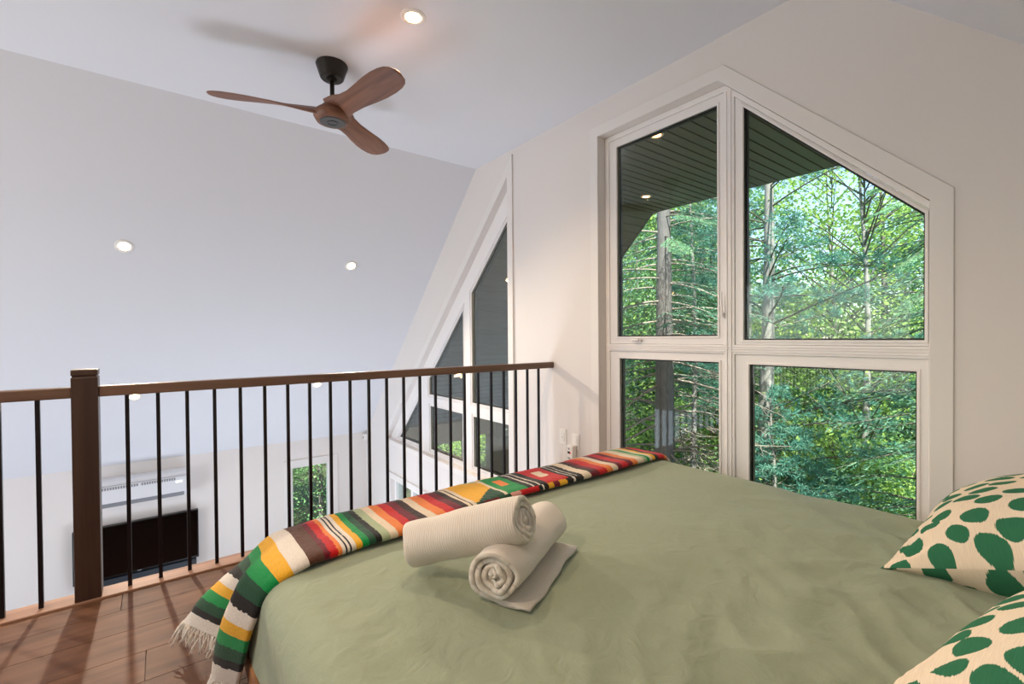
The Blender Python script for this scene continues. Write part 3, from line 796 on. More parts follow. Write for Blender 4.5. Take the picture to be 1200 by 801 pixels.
def towel(name, label, A, B, r, start, turns, flap=None, squash=0.9, seed=1, twist=1):
    """spiral band from A to B; outer end at angle `start`; flap: list of (side, z) offsets the band goes on to"""
    A = Vector(A); B = Vector(B); ax = (B-A); L = ax.length; ax.normalize()
    side = ax.cross(Vector((0, 0, 1))).normalized(); up = side.cross(ax).normalized()
    rng = random.Random(seed)
    # centre line of the band in (side, up)
    n = int(turns*44)
    cl = []
    r0 = 0.010; th = (r-r0)/turns*0.90
    for i in range(n+1):
        f = i/n; a = start - twist*(1-f)*turns*2*math.pi
        rr = r0+(r-r0)*f - th/2 + 0.0016*math.sin(a*3+f*9)+0.0012*math.sin(a*5+1)
        cl.append((rr*math.cos(a), rr*math.sin(a)*squash))
    if flap: cl += flap
    prof_ = []
    for i, c in enumerate(cl):
        a = Vector(cl[max(i-1, 0)]); b = Vector(cl[min(i+1, len(cl)-1)]); t = (b-a).normalized(); nn = Vector((t.y, -t.x))
        h = th/2*(0.5 if i < 2 or i > len(cl)-3 else 1)
        prof_.append((Vector(c)+nn*h, Vector(c)-nn*h))
    loop = [p[0] for p in prof_]+[p[1] for p in prof_][::-1]
    arc = [0]
    for i in range(1, len(loop)): arc.append(arc[-1]+(loop[i]-loop[i-1]).length)
    ts = [0, 0.006, 0.018]+[0.018+(L-0.036)*i/26 for i in range(1, 26)]+[L-0.018, L-0.006, L]
    v = []; f = []; uvs = []
    m = len(loop)
    for k, t in enumerate(ts):
        end = 0.86 if k in (0, len(ts)-1) else 0.96 if k in (1, len(ts)-2) else 1.0
        for i, c in enumerate(loop):
            ci = prof_[i if i < len(prof_) else 2*len(prof_)-1-i]; mid = (ci[0]+ci[1])/2
            q = mid+(c-mid)*end
            fi = (i if i < len(prof_) else 2*len(prof_)-1-i)/len(prof_)
            wob = 1+0.02*math.sin(t*22+seed)+0.015*math.sin(t*47+seed*2)
            ex = (0.007*math.sin(fi*31+seed)+0.004*math.sin(fi*77)) * ((t/L)*2-1)
            tt = t+ex
            p = A+ax*tt+side*q.x*wob+up*q.y*wob
            v.append(p); uvs.append((tt, arc[i]))
    for k in range(len(ts)-1):
        for i in range(m):
            j = (i+1) % m
            f.append((k*m+i, (k+1)*m+i, (k+1)*m+j, k*m+j))
    np_ = len(prof_)
    for k in (0, len(ts)-1):
        for i in range(np_-1):
            q = (k*m+i, k*m+i+1, k*m+2*np_-2-i, k*m+2*np_-1-i)
            f.append(q if k == 0 else q[::-1])
    me = bpy.data.meshes.new(name); me.from_pydata([tuple(p) for p in v], [], f)
    ul = me.uv_layers.new(name='UVMap')
    li = np.zeros(len(me.loops), int); me.loops.foreach_get('vertex_index', li)
    ul.data.foreach_set('uv', np.array(uvs, float)[li].ravel())
    bm = bmesh.new(); bm.from_mesh(me); bmesh.ops.recalc_face_normals(bm, faces=bm.faces); bm.to_mesh(me); bm.free()
    me.polygons.foreach_set('use_smooth', [True]*len(me.polygons))
    o = put(name, me, M['towel'])
    tag(o, label, 'towel', 'rolled towels on the bed')
    return o
TZ = BT+0.006
towel('rolled_towel', 'rolled cream towel leaning across the other one on the green duvet', (0.588, 1.262, TZ+0.070), (0.792, 0.985, TZ+0.182), 0.075, R(200), 4.2, seed=3, squash=0.94)
towel('rolled_towel', 'rolled cream towel lying underneath with its loose end spread out', (0.672, 0.965, TZ+0.070), (1.02, 1.150, TZ+0.070), 0.079, R(268), 4.0, flap=[(0.015, -0.0685), (0.035, -0.068), (0.055, -0.067), (0.075, -0.0665), (0.100, -0.066)], seed=5, squash=0.90)

# ------------------------------------------------------------------ pillows
def pillow_mat():
    m, nt, b = new_mat('oval_print_linen')
    uv = nd(nt, 'ShaderNodeUVMap')
    mp = nd(nt, 'ShaderNodeMapping'); mp.inputs['Rotation'].default_value = (0, 0, R(28)); mp.inputs['Scale'].default_value = (15.5, 10.5, 1)
    nt.links.new(uv.outputs[0], mp.inputs[0])
    n1 = nd(nt, 'ShaderNodeTexNoise'); n1.inputs['Scale'].default_value = 5; nt.links.new(uv.outputs[0], n1.inputs['Vector'])
    ms = nd(nt, 'ShaderNodeMix', data_type='VECTOR', blend_type='MIX') if False else None
    ad = nd(nt, 'ShaderNodeVectorMath', operation='MULTIPLY_ADD'); ad.inputs[1].default_value = (0.9, 0.9, 0)
    nt.links.new(n1.outputs['Color'], ad.inputs[0]); nt.links.new(mp.outputs[0], ad.inputs[2])
    vo = nd(nt, 'ShaderNodeTexVoronoi'); vo.voronoi_dimensions = '2D'; vo.inputs['Scale'].default_value = 1.0; vo.inputs['Randomness'].default_value = 0.42
    nt.links.new(ad.outputs[0], vo.inputs['Vector'])
    n2 = nd(nt, 'ShaderNodeTexNoise'); n2.inputs['Scale'].default_value = 1.0; n2.inputs['Detail'].default_value = 2
    mp2 = nd(nt, 'ShaderNodeMapping'); mp2.inputs['Scale'].default_value = (40, 420, 1); nt.links.new(uv.outputs[0], mp2.inputs[0]); nt.links.new(mp2.outputs[0], n2.inputs['Vector'])
    su = nd(nt, 'ShaderNodeMath', operation='MULTIPLY_ADD'); su.inputs[1].default_value = 0.10
    nt.links.new(n2.outputs[0], su.inputs[0]); nt.links.new(vo.outputs['Distance'], su.inputs[2])
    cr = nd(nt, 'ShaderNodeValToRGB'); cr.color_ramp.elements[0].position = 0.415; cr.color_ramp.elements[1].position = 0.435
    cr.color_ramp.elements[0].color = lin('#326f50'); cr.color_ramp.elements[1].color = lin('#e6d5bd')
    nt.links.new(su.outputs[0], cr.inputs[0])
    hs = nd(nt, 'ShaderNodeHueSaturation'); mr = nd(nt, 'ShaderNodeMapRange'); mr.inputs['To Min'].default_value = 0.82; mr.inputs['To Max'].default_value = 1.15
    nt.links.new(n2.outputs[0], mr.inputs[0]); nt.links.new(mr.outputs[0], hs.inputs['Value']); nt.links.new(cr.outputs[0], hs.inputs['Color'])
    nt.links.new(hs.outputs[0], b.inputs['Base Color'])
    b.inputs['Roughness'].default_value = 0.9; b.inputs['Specular IOR Level'].default_value = 0.15
    bp = nd(nt, 'ShaderNodeBump'); bp.inputs['Strength'].default_value = 0.2; bp.inputs['Distance'].default_value = 0.003
    nt.links.new(n2.outputs[0], bp.inputs['Height']); nt.links.new(bp.outputs[0], b.inputs['Normal'])
    return m
M['pillow'] = pillow_mat()
def pillow(label, loc, rot, a, b, H, seed):
    n = 70; V = []; F = []; UV = []
    def pt(u, v, s):
        pin = 0.10
        x = a*u*(1-pin*(1-v*v)**1.0*abs(u)**3); y = b*v*(1-pin*(1-u*u)**1.0*abs(v)**3)
        prof_ = ((1-abs(u)**2.6)*(1-abs(v)**2.6))
        z = H*max(prof_, 0)**0.70
        w = 0.010*fbm(u*2.2+seed, v*2.2, seed, 2)*min(1, prof_*3)
        # gathers running in from the corners
        for cu_, cv_ in ((1, 1), (1, -1), (-1, 1), (-1, -1)):
            du, dv = u-cu_, v-cv_
            d = math.hypot(du, dv); an = math.atan2(dv*cv_, du*cu_)
            w += 0.012*math.sin(an*14+seed)*math.exp(-(d/0.38)**2)*min(1, prof_*8)
        return Vector((x, y, s*(z)+w))
    for s in (1, -1):
        base = len(V)
        for i in range(n+1):
            for j in range(n+1):
                u = math.sin((i/n-0.5)*math.pi); v = math.sin((j/n-0.5)*math.pi)
                p = pt(u, v, s); V.append(p)
                UV.append((p.x+(0.37 if s < 0 else 0)+seed*0.13, p.y*1.2))
        for i in range(n):
            for j in range(n):
                q = (base+i*(n+1)+j, base+(i+1)*(n+1)+j, base+(i+1)*(n+1)+j+1, base+i*(n+1)+j+1)
                F.append(q if s > 0 else q[::-1])
    me = bpy.data.meshes.new('pillow'); me.from_pydata([tuple(p) for p in V], [], F)
    ul = me.uv_layers.new(name='UVMap')
    li = np.zeros(len(me.loops), int); me.loops.foreach_get('vertex_index', li)
    ul.data.foreach_set('uv', np.array(UV, float)[li].ravel())
    bm = bmesh.new(); bm.from_mesh(me); bmesh.ops.remove_doubles(bm, verts=bm.verts, dist=0.0003); bm.to_mesh(me); bm.free()
    me.polygons.foreach_set('use_smooth', [True]*len(me.polygons))
    o = put('pillow', me, M['pillow'])
    o.location = loc; o.rotation_euler = rot
    tag(o, label, 'pillow', 'oval-print pillows')
    return o
pillow('cream pillow with green ovals nearer the window', (2.03, 0.07, 0.55), (R(-19), 0, R(-2)), 0.37, 0.36, 0.165, 1.0)
pillow('cream pillow with green ovals in the bottom corner, nearer the viewer', (1.21, -0.115, 0.565), (R(-14), 0, R(-10)), 0.36, 0.34, 0.15, 2.0)

# ------------------------------------------------------------------ porch roof outside
pr = thing('porch_roof', 'dark brown ribbed soffit of the roof overhang outside the window', 'porch roof', ((WX+PX)/2, 2.295, CZ+0.3))
X0, X1 = WX+WT+0.001, PX
def plank_mesh(w, L):
    # board with a raised bead along one edge
    b = MB()
    sec = [(0, 0.0), (0, 0.02), (w-0.012, 0.02), (w, 0.02), (w, 0.012), (w-0.014, 0.012), (w-0.018, 0.0)]
    b.prism(sec, [], 0, L)
    me = b.mesh('soffit_plank'); me.materials.append(M['soffit'])
    return me
PWD = (YL-YR)/28
pmesh = plank_mesh(PWD, X1-X0)
for i in range(28):
    o = bpy.data.objects.new('soffit_plank', pmesh); C.objects.link(o); o.parent = pr; o.matrix_parent_inverse = Matrix.Translation(-Vector(pr.location))
    o.location = (X0, YR+i*PWD, CZ)
sl = math.hypot(YW-YL, (YW-YL)*T); npk = 40; pw2 = sl/npk
pmesh2 = plank_mesh(pw2, X1-X0)
an = math.atan(T)
for sgn in (1, -1):
    for i in range(npk):
        o = bpy.data.objects.new('soffit_plank', pmesh2); C.objects.link(o); o.parent = pr; o.matrix_parent_inverse = Matrix.Translation(-Vector(pr.location))
        if sgn > 0:
            o.location = (X0, YL+i*pw2*math.cos(an), CZ-i*pw2*math.sin(an)); o.rotation_euler = (-an, 0, 0)
        else:
            k = i+1
            o.location = (X0, YR-k*pw2*math.cos(an), CZ-k*pw2*math.sin(an)); o.rotation_euler = (an, 0, 0)
def roof_sec(t0, t1, y1=YW+0.3):
    d = y1-YL
    yr = 2*2.295
    outer = [(yr-y1, CZ-d*T+t1), (YR, CZ+t1), (YL, CZ+t1), (y1, CZ-d*T+t1)]
    inner = [(y1, CZ-d*T+t0), (YL, CZ+t0), (YR, CZ+t0), (yr-y1, CZ-d*T+t0)]
    return outer+inner
put('roof_deck', MB().prism(roof_sec(0.03, 0.22), [], X0, X1+0.02), M['soffit'], pr)
put('fascia', MB().prism(roof_sec(0.012, 0.24), [], X1+0.0205, X1+0.045), mat('grey_fascia', '#57534c', 0.5, var=0.04), pr)
for (x, y, lab) in ((3.213, 2.275, 'small warm recessed light in the dark porch soffit, nearer the window'), (4.526, 3.347, 'small warm recessed light in the dark porch soffit, nearer the trees')):
  if True:
    downlight((x, y, CZ-0.0005), (0, 0, -1), lab, 26, 'porch soffit lights', r=0.05, lensm='porch_lens', cone=179, col=(1.0, 0.62, 0.32))
ysl = 5.99
downlight((3.56, ysl, CZ-(ysl-YL)*T-0.0005), sn, 'small warm recessed light low on the porch slope outside the triangular window', 10, 'porch soffit lights', r=0.04, lensm='porch_lens', cone=150, col=(1.0, 0.62, 0.32))
# house roof over the rooms and the porch side wall
o = put('roof', MB().prism(roof_sec(0.205, 0.40), [], BX-0.3, X0-0.002), M['soffit'])
tag(o, 'dark roof over the rooms', 'roof', kind='structure')
PY = YW+0.04
hole1 = [(2.95, -2.3), (2.95, -0.69), (4.22, -0.66), (4.22, -2.3)]
hole2 = [(4.47, -2.0), (4.47, -0.615), (4.735, -0.63), (4.735, -2.0)]
o = put('wall_porch', MB().prism([(X0, ZF), (X0, ZK-0.045), (PX+0.5, ZK-0.045), (PX+0.5, ZF)], [hole1, hole2], PY, PY+0.16, axis=1), M['porch'])
tag(o, 'taupe side wall of the covered porch with openings', 'wall', kind='structure')
o = put('ground', MB().box(-40, 70, -50, 60, ZF-0.35, ZF-0.302), M['ground'])
tag(o, 'leafy forest floor around the house', 'ground', kind='structure')
ZG = ZF-0.302
o = put('porch_deck', MB().box(X0, PX, YE, YW+0.04, ZF-0.30, ZF-0.02), M['porch'])
tag(o, 'taupe porch deck below the windows', 'porch deck', kind='structure')

# ------------------------------------------------------------------ trees
def leaf_mat(name, cols, trans=0.35, rough=0.6):
    m, nt, b = new_mat(name)
    out = nt.nodes['Material Output']
    tc = nd(nt, 'ShaderNodeTexCoord')
    n1 = nd(nt, 'ShaderNodeTexNoise'); n1.inputs['Scale'].default_value = 5.0; n1.inputs['Detail'].default_value = 6; n1.inputs['Roughness'].default_value = 0.8
    nt.links.new(tc.outputs['Object'], n1.inputs['Vector'])
    cr = nd(nt, 'ShaderNodeValToRGB'); els = cr.color_ramp.elements
    for i, c in enumerate(cols):
        pos = 0.28+0.44*i/(len(cols)-1)
        e = els[i] if i < 2 else els.new(pos)
        e.position = pos; e.color = lin(c)
    nt.links.new(n1.outputs[0], cr.inputs[0])
    oi = nd(nt, 'ShaderNodeObjectInfo'); hs = nd(nt, 'ShaderNodeHueSaturation')
    mr = nd(nt, 'ShaderNodeMapRange'); mr.inputs['To Min'].default_value = 0.85; mr.inputs['To Max'].default_value = 1.15
    nt.links.new(oi.outputs['Random'], mr.inputs[0]); nt.links.new(mr.outputs[0], hs.inputs['Value']); nt.links.new(cr.outputs[0], hs.inputs['Color'])
    nt.links.new(hs.outputs[0], b.inputs['Base Color'])
    b.inputs['Roughness'].default_value = rough; b.inputs['Specular IOR Level'].default_value = 0.3
    tl = nd(nt, 'ShaderNodeBsdfTranslucent'); nt.links.new(hs.outputs[0], tl.inputs[0])
    mx = nd(nt, 'ShaderNodeMixShader'); mx.inputs[0].default_value = trans
    nt.links.new(b.outputs[0], mx.inputs[1]); nt.links.new(tl.outputs[0], mx.inputs[2]); nt.links.new(mx.outputs[0], out.inputs[0])
    return m
M['spruce'] = leaf_mat('spruce_needles', ['#264a3d', '#568a72', '#a8cfa6'], 0.25)
M['pine'] = leaf_mat('pine_needles', ['#2c5f55', '#5a9787', '#a8d2b8'], 0.3)
M['leaf'] = leaf_mat('bright_leaves', ['#55803c', '#9fc262', '#e2efa0'], 0.45)
M['leaf2'] = leaf_mat('mid_leaves', ['#3a684c', '#7aa870', '#cbdfa4'], 0.45)
M['bark'] = mat('grey_bark', '#6f6b69', 0.9, var=0.45, vscale=26, bump=0.9, bscale=34, stretch=(1, 1, 0.35))
M['bark2'] = mat('pale_bark', '#8f8c87', 0.85, var=0.3, vscale=20, bump=0.5, bscale=30, stretch=(1, 1, 2.0))
M['limb'] = mat('dark_limbs', '#5f5f52', 0.9, var=0.3, vscale=10)
M['twig'] = mat('grey_twigs', '#958b80', 0.9, var=0.3, vscale=10)

def quads_mesh(name, Cc, D, N, ln, wd):
    """diamond leaves: centres Cc, long directions D, side directions N"""
    n = len(Cc)
    a = Cc-D*ln[:, None]*0.5; b = Cc+N*wd[:, None]*0.5; c = Cc+D*ln[:, None]*0.5; d = Cc-N*wd[:, None]*0.5
    V = np.stack([a, b, c, d], 1).reshape(-1, 3)
    me = bpy.data.meshes.new(name)
    me.vertices.add(4*n); me.vertices.foreach_set('co', V.ravel().astype(np.float32))
    me.loops.add(4*n); me.loops.foreach_set('vertex_index', np.arange(4*n, dtype=np.int32))
    me.polygons.add(n); me.polygons.foreach_set('loop_start', np.arange(0, 4*n, 4, dtype=np.int32))
    me.update(calc_edges=True)
    return me
def unit_rows(a): return a/np.maximum(1e-9, np.linalg.norm(a, axis=1))[:, None]

def trunk_mesh(rng, H, r0, lean=(0, 0), wob=0.05, n=12, base=0.0):
    pts = []; rad = []
    for i in range(15):
        f = i/14
        pts.append((lean[0]*f*H+wob*math.sin(f*9+rng.random()*0.4)*f, lean[1]*f*H+wob*math.cos(f*7)*f, f*H-0.05))
        rad.append(max(0.012, r0*((1-f)**0.85)*(1.25 if i == 0 else 1)))
    return MB().tube(pts, rad, n), pts

def conifer(name, label, group, H, r0, RB, zb, seed, kind='spruce', lean=(0, 0), mats=('bark', 'spruce'), step=0.20, per=5, dead=0.0, dens=1.0, wob=0.05, clear=None):
    rng = random.Random(seed); nr = np.random.default_rng(seed)
    t = thing(name, label, 'tree', (0, 0, 0), group)
    tm_, pts = trunk_mesh(rng, H, r0, lean, wob)
    put('trunk', tm_.mesh('trunk', True), M[mats[0]], t, local=True)
    bb = MB(); Cs = []; Ds = []; Ns = []; Ls = []; Ws = []
    z = zb
    def at(zz):
        f = max(0, min(13.999, zz/H*14)); i = int(f); k = f-i
        return np.array(pts[i])*(1-k)+np.array(pts[i+1])*k
    while z < H-0.15:
        for q in range(per):
            az = rng.random()*2*math.pi; zz = z+rng.uniform(-.1, .1)
            if clear is not None and abs((az-clear+math.pi) % (2*math.pi)-math.pi) < 0.85 and zz < 6.0 and rng.random() < 0.85: continue
            L = RB*max(0.12, (1-zz/H))**0.75*rng.uniform(.65, 1.1)
            isdead = zz < dead and rng.random() < 0.85
            o_ = at(zz); rise = rng.uniform(-.45, .35) if isdead else rng.uniform(-.10, .25) if kind == 'spruce' else rng.uniform(.05, .5)
            droop = rng.uniform(.25, .5) if kind == 'spruce' else rng.uniform(0.0, .25)
            dirh = np.array([math.cos(az), math.sin(az), 0]); side = np.array([-math.sin(az), math.cos(az), 0])
            bend = rng.uniform(-.6, .6) if isdead else rng.uniform(-.25, .25)
            def pos(f): return o_+dirh*(L*f)+side*(bend*L*f*f)+np.array([0, 0, L*(rise*f-droop*f*f+(0.12*f**3 if kind == 'spruce' else 0))])
            bp_ = [pos(k/5) for k in range(6)]
            br = min(r0*0.18, 0.007+0.007*L)
            bb.tube(bp_, [br*(1-0.85*k/5) for k in range(6)], 4, caps=False)
            if isdead:
                for k in range(9):
                    f = rng.uniform(.2, 1); p = pos(f); d = dirh*rng.uniform(.1, .7)+side*rng.choice((-1, 1))*rng.uniform(.4, 1)+np.array([0, 0, rng.uniform(-.5, .2)])
                    ll = rng.uniform(.15, .5)
                    bb.tube([p, p+d*ll*0.6+np.array([0, 0, -.03]), p+d*ll], [0.005, 0.004, 0.002], 3, caps=False)
                continue
            if kind == 'spruce':
                nt_ = int(L/0.045*dens)
                for k in range(nt_):
                    f = 0.12+0.88*(k+rng.random())/nt_
                    p = pos(f); sd = 1 if k % 2 else -1
                    tl = (0.10+0.34*L*(1-f)**0.8*min(1, f*3))*rng.uniform(.7, 1.15)
                    dd = dirh*0.75+side*sd*0.85+np.array([0, 0, -0.22+rng.gauss(0, .12)])
                    m_ = max(2, int(tl/0.026))
                    fs = (np.arange(m_)+nr.random(m_))/m_
                    cc = p+np.outer(fs*tl, dd)+np.outer(fs**2*tl, [0, 0, -.15])
                    Cs.append(cc); Ds.append(np.tile(dd, (m_, 1))+nr.normal(0, .35, (m_, 3)))
                    Ns.append(nr.normal(0, 1, (m_, 3))*[1, 1, .6]); Ls.append(nr.uniform(.055, .09, m_)); Ws.append(nr.uniform(.009, .016, m_))
            else:
                nt_ = int(L*16*dens)
                for k in range(nt_):
                    f = 0.25+0.75*rng.random()**0.7
                    sp = (0.42*L*(1.05-f)+0.10)
                    p = pos(f)+side*rng.uniform(-1, 1)*sp+dirh*rng.uniform(0, .5)*sp+np.array([0, 0, rng.uniform(-.05, .14)])
                    if k % 3 == 0: bb.tube([pos(max(0, f-0.12)), p], [0.006, 0.003], 3, caps=False)
                    m_ = 20
                    dd = nr.normal(0, 1, (m_, 3)); dd[:, 2] = dd[:, 2]*0.8+0.25; dd += dirh*0.7; dd = unit_rows(dd)
                    ll = nr.uniform(.08, .13, m_)
                    Cs.append(p+dd*ll[:, None]*0.5); Ds.append(dd); Ns.append(nr.normal(0, 1, (m_, 3))); Ls.append(ll); Ws.append(nr.uniform(.007, .012, m_))
        z += step
    put('branches', bb.mesh('branches', True, fix=False), M['twig'] if dead else M['limb'], t, local=True)
    if Cs:
        Cs = np.concatenate(Cs); Ds = unit_rows(np.concatenate(Ds)); Ns = np.concatenate(Ns)
        Ns = Ns-Ds*np.sum(Ns*Ds, 1)[:, None]; Ns = unit_rows(Ns)
        fo = put('foliage', quads_mesh('foliage', Cs, Ds, Ns, np.concatenate(Ls), np.concatenate(Ws)), M[mats[1]], t, local=True)
        fo['kind'] = 'stuff'
    return t

def leafy(name, label, group, H, r0, RB, zb, seed, mats, nleaf=9000, size=0.075, lean=(0, 0), cat='tree', clusters=70):
    rng = random.Random(seed); nr = np.random.default_rng(seed)
    t = thing(name, label, cat, (0, 0, 0), group)
    bb = MB(); cl = []
    if r0 > 0:
        tm_, pts = trunk_mesh(rng, H*0.95, r0, lean, 0.12, 8)
        put('trunk', tm_.mesh('trunk', True), M[mats[0]], t, local=True)
    for k in range(clusters):
        f = rng.random()**0.8; z = zb+(H-zb)*f
        rr = RB*math.sin(math.pi*min(1, 0.18+0.80*f))**0.7*math.sqrt(rng.random())*1.1
        az = rng.random()*6.283
        c = np.array([rr*math.cos(az)+lean[0]*z, rr*math.sin(az)+lean[1]*z, z])
        cl.append((c, rng.uniform(.25, .55)*RB*0.55))
        b0 = np.array([lean[0]*z*0.7, lean[1]*z*0.7, max(0.02, z-rr*0.7-0.1)])
        bb.tube([b0, (b0+c)/2+np.array([0, 0, .08]), c], [0.016, 0.010, 0.004], 4, caps=False)
    put('branches', bb.mesh('branches', True, fix=False), M['limb'], t, local=True)
    per = nleaf//clusters
    Cs = np.concatenate([c+nr.normal(0, 1, (per, 3))*[r, r, r*0.6] for c, r in cl])
    Cs[:, 2] = np.maximum(Cs[:, 2], 0.04)
    n = len(Cs)
    Ds = unit_rows(nr.normal(0, 1, (n, 3))*[1, 1, .55]); Ns = nr.normal(0, 1, (n, 3))*[1, 1, .5]
    Ns = unit_rows(Ns-Ds*np.sum(Ns*Ds, 1)[:, None])
    fo = put('foliage', quads_mesh('foliage', Cs, Ds, Ns, nr.uniform(.7, 1.3, n)*size, nr.uniform(.7, 1.2, n)*size*0.7), M[mats[1]], t, local=True)
    fo['kind'] = 'stuff'
    return t

def place(t, az_deg_dir, d, rz=0.0, s=1.0):
    """stand tree t on the ground at distance d in a horizontal direction given as (x,y)"""
    v = Vector(az_deg_dir).normalized()*d
    t.location = (v.x, v.y, ZG); t.rotation_euler = (0, 0, rz); t.scale = (s, s, s)
    return t
t = conifer('spruce_tree', 'tall grey-barked spruce with dead lower branches seen through the left panes', None, 11.5, 0.185, 2.2, 0.9, 21, 'spruce', mats=('bark', 'spruce'), dead=3.9, per=5, step=0.20, dens=0.8, clear=math.atan2(-0.567, -0.824))
place(t, (0.824, 0.567), 7.6, 0.0)
M['tips'] = leaf_mat('fresh_spruce_tips', ['#5c8f70', '#84b48c', '#b8dba8'], 0.35)
def bough(tree, start, end, seed, parts=3):
    '''bright needle sprays on drooping twigs, a part of its tree (world points)'''
    nr = np.random.default_rng(seed); inv = Matrix.Translation(-Vector(tree.location))
    a = np.array(start, float); b = np.array(end, float); L = np.linalg.norm(b-a); d = (b-a)/L
    sd = np.cross(d, [0, 0, 1]); sd /= np.linalg.norm(sd)
    bb = MB(); Cs = []; Ds = []
    def pos(f): return a+(b-a)*f+np.array([0, 0, -0.25*L*f*f+0.12*L*f])
    bb.tube([pos(k/5) for k in range(6)], [0.012*(1-.8*k/5) for k in range(6)], 4, caps=False)
    for k in range(46):
        f = 0.25+0.75*k/46; s_ = 1 if k % 2 else -1
        tl = (0.12+0.30*L*(1-f)**0.7)*nr.uniform(.7, 1.1)
        dd = d*0.8+sd*s_*0.7+np.array([0, 0, -0.30]); m_ = int(tl/0.010)
        fs = nr.random(m_)
        Cs.append(pos(f)+np.outer(fs*tl, dd)); Ds.append(np.tile(dd, (m_, 1))+nr.normal(0, .5, (m_, 3)))
    Cs = np.concatenate(Cs); Ds = unit_rows(np.concatenate(Ds)); n = len(Cs)
    Ns = nr.normal(0, 1, (n, 3)); Ns = unit_rows(Ns-Ds*np.sum(Ns*Ds, 1)[:, None])
    me = quads_mesh('bough', Cs, Ds, Ns, nr.uniform(.03, .05, n), nr.uniform(.007, .012, n))
    o = put('bough', me, M['tips'], tree); o.matrix_parent_inverse = inv; o['kind'] = 'stuff'
    o2 = put('bough_stem', bb.mesh('bough_stem', True, fix=False), M['limb'], tree); o2.matrix_parent_inverse = inv
bough(t, (6.2, 4.25, 2.95), (5.95, 3.35, 2.75), 1)
bough(t, (6.2, 4.25, 2.65), (5.70, 3.60, 2.35), 2)
bough(t, (6.2, 4.25, 1.2), (6.0, 4.9, 0.7), 3)
t = conifer('pine_tree', 'leaning pine with long soft boughs beside the mullion in the right panes', None, 11.0, 0.15, 3.0, 1.5, 33, 'pine', lean=(-0.01, -0.02), mats=('bark2', 'pine'), per=3, step=0.30, wob=0.16)
place(t, (0.911, 0.412), 9.2, 0.0)
t = conifer('pine_tree', 'slimmer pine standing just left of the leaning pine', None, 10.0, 0.11, 2.2, 2.5, 35, 'pine', mats=('bark2', 'pine'), per=3, step=0.38)
place(t, (0.900, 0.436), 10.6, 1.0)
t = conifer('young_spruce', 'young spruce with bright tips close to the right edge of the window', None, 7.2, 0.10, 1.6, 1.2, 41, 'spruce', mats=('bark', 'spruce'), per=6, step=0.19)
place(t, (0.985, 0.172), 7.3, 0.0)
for k_, (p0, p1) in enumerate((((7.19, 1.256, 2.75), (6.75, 1.75, 2.62)), ((7.19, 1.256, 3.0), (7.0, 1.85, 2.95)), ((7.19, 1.256, 1.75), (6.7, 1.45, 1.45)), ((7.19, 1.256, 2.2), (6.9, 1.55, 1.95)))):
    bough(t, p0, p1, 10+k_)
t = conifer('young_pine', 'small bushy pine low in the right lower pane', None, 3.4, 0.06, 1.3, 0.4, 43, 'pine', mats=('bark2', 'pine'), per=6, step=0.22, dens=1.5)
place(t, (0.918, 0.395), 8.3, 0.3)
t = conifer('dead_spruce', 'thin spruce with bare grey twigs between the two lower panes', None, 8.0, 0.065, 1.3, 0.4, 47, 'spruce', mats=('bark2', 'spruce'), per=4, step=0.22, dead=4.5)
place(t, (0.855, 0.52), 9.0, 0.9)
t = leafy('birch_tree', 'thin pale-trunked tree with bright leaves in the right panes', None, 9.0, 0.075, 1.9, 2.2, 51, ('bark2', 'leaf'), 9000)
place(t, (0.964, 0.266), 10.0, 0.2)
t = leafy('maple_tree', 'bright green leafy tree behind the birch', None, 9.0, 0.09, 2.2, 1.0, 53, ('bark2', 'leaf'), 14000, 0.09, clusters=110)
place(t, (0.95, 0.31), 13.0, 0.2)
maple = t
gB = 'leafy trees deeper in the woods'
lB = 'leafy green tree deeper in the woods behind the spruces'
src2 = leafy('leafy_tree', lB, gB, 8.5, 0.10, 2.4, 0.6, 57, ('bark', 'leaf2'), 14000, 0.10, clusters=110)
place(src2, (0.87, 0.49), 13.5, 0.0)
src1 = leafy('leafy_tree', lB, gB, 8.5, 0.10, 2.5, 0.5, 59, ('bark2', 'leaf'), 14000, 0.11, clusters=110)
place(src1, (0.80, 0.60), 14.5, 1.0)
conb = conifer('spruce_tree', 'dark spruce deeper in the woods behind the nearer trees', 'spruces deeper in the woods', 10.5, 0.12, 2.0, 0.6, 61, 'spruce', per=5, step=0.24, dens=0.7)
place(conb, (0.862, 0.507), 13.0, 0.3)
rng = random.Random(7)
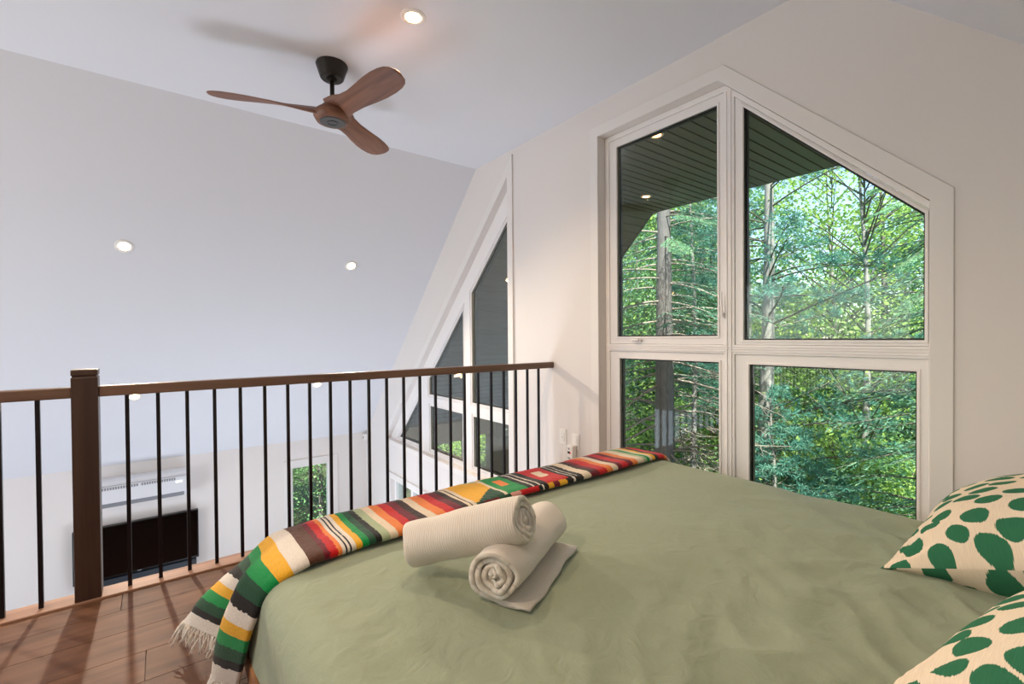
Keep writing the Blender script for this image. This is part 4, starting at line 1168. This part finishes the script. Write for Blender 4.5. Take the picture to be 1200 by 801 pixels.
def clone(src, ang, d, s=1.0, label=None, group=None):
    c = copy_tree(src)
    place(c, (math.cos(R(ang)), math.sin(R(ang))), d, rng.random()*6.28, s)
    if label: c['label'] = label
    if group: c['group'] = group
    return c
for ang, d, s in ((8, 15, 0.95), (12.5, 17, 0.9), (18, 19, 0.7), (24, 17, 0.5), (31, 19, 0.95), (38.5, 18, 1.0), (4, 19, 1.1), (21.5, 14.5, 0.6), (28, 15.5, 0.7), (34.5, 12.5, 0.7), (41, 15, 1.0), (15, 12.5, 0.5), (10, 11.5, 0.55)):
    clone(rng.choice((src1, src2, src2)), ang, d, s)
for ang, d, s in ((37.5, 12.8, 0.7), (14, 13.5, 0.9), (7, 12.5, 0.9), (21, 16, 0.55), (41, 12, 0.7)):
    clone(conb, ang, d, s)
# low growth
sh = leafy('shrub', 'low leafy shrub in the undergrowth', 'shrubs in the undergrowth', 2.2, 0.0, 1.1, 0.1, 71, ('twig', 'leaf2'), 6000, 0.07, cat='shrub', clusters=50)
place(sh, (0.95, 0.25), 9.0)
sh2 = leafy('shrub', 'low leafy shrub in the undergrowth', 'shrubs in the undergrowth', 2.0, 0.0, 1.2, 0.1, 73, ('twig', 'leaf'), 6000, 0.075, cat='shrub', clusters=50)
place(sh2, (0.90, 0.43), 11.0)
for i in range(14):
    clone(rng.choice((sh, sh2)), 4+i*2.7+rng.uniform(-1, 1), rng.uniform(9, 15), rng.uniform(.8, 1.5))
# hedge of trees seen from the low-wall window and the porch opening
for x, y, s in ((1.2, 10.5, 0.6), (2.6, 10.0, 0.55), (3.8, 11.5, 0.7), (5.6, 12.0, 0.7), (0.0, 11.5, 0.7), (6.3, 9.8, 0.5), (8.5, 10.0, 0.6), (7.6, 8.0, 0.45), (10.0, 12.5, 0.9)):
    c = copy_tree(rng.choice((src1, src2))); c.location = (x, y, ZG); c.scale = (s, s, s); c.rotation_euler = (0, 0, x*2.2)
    c['label'] = 'leafy green tree beside the house, seen through the far low windows'; c['group'] = 'trees beside the house'
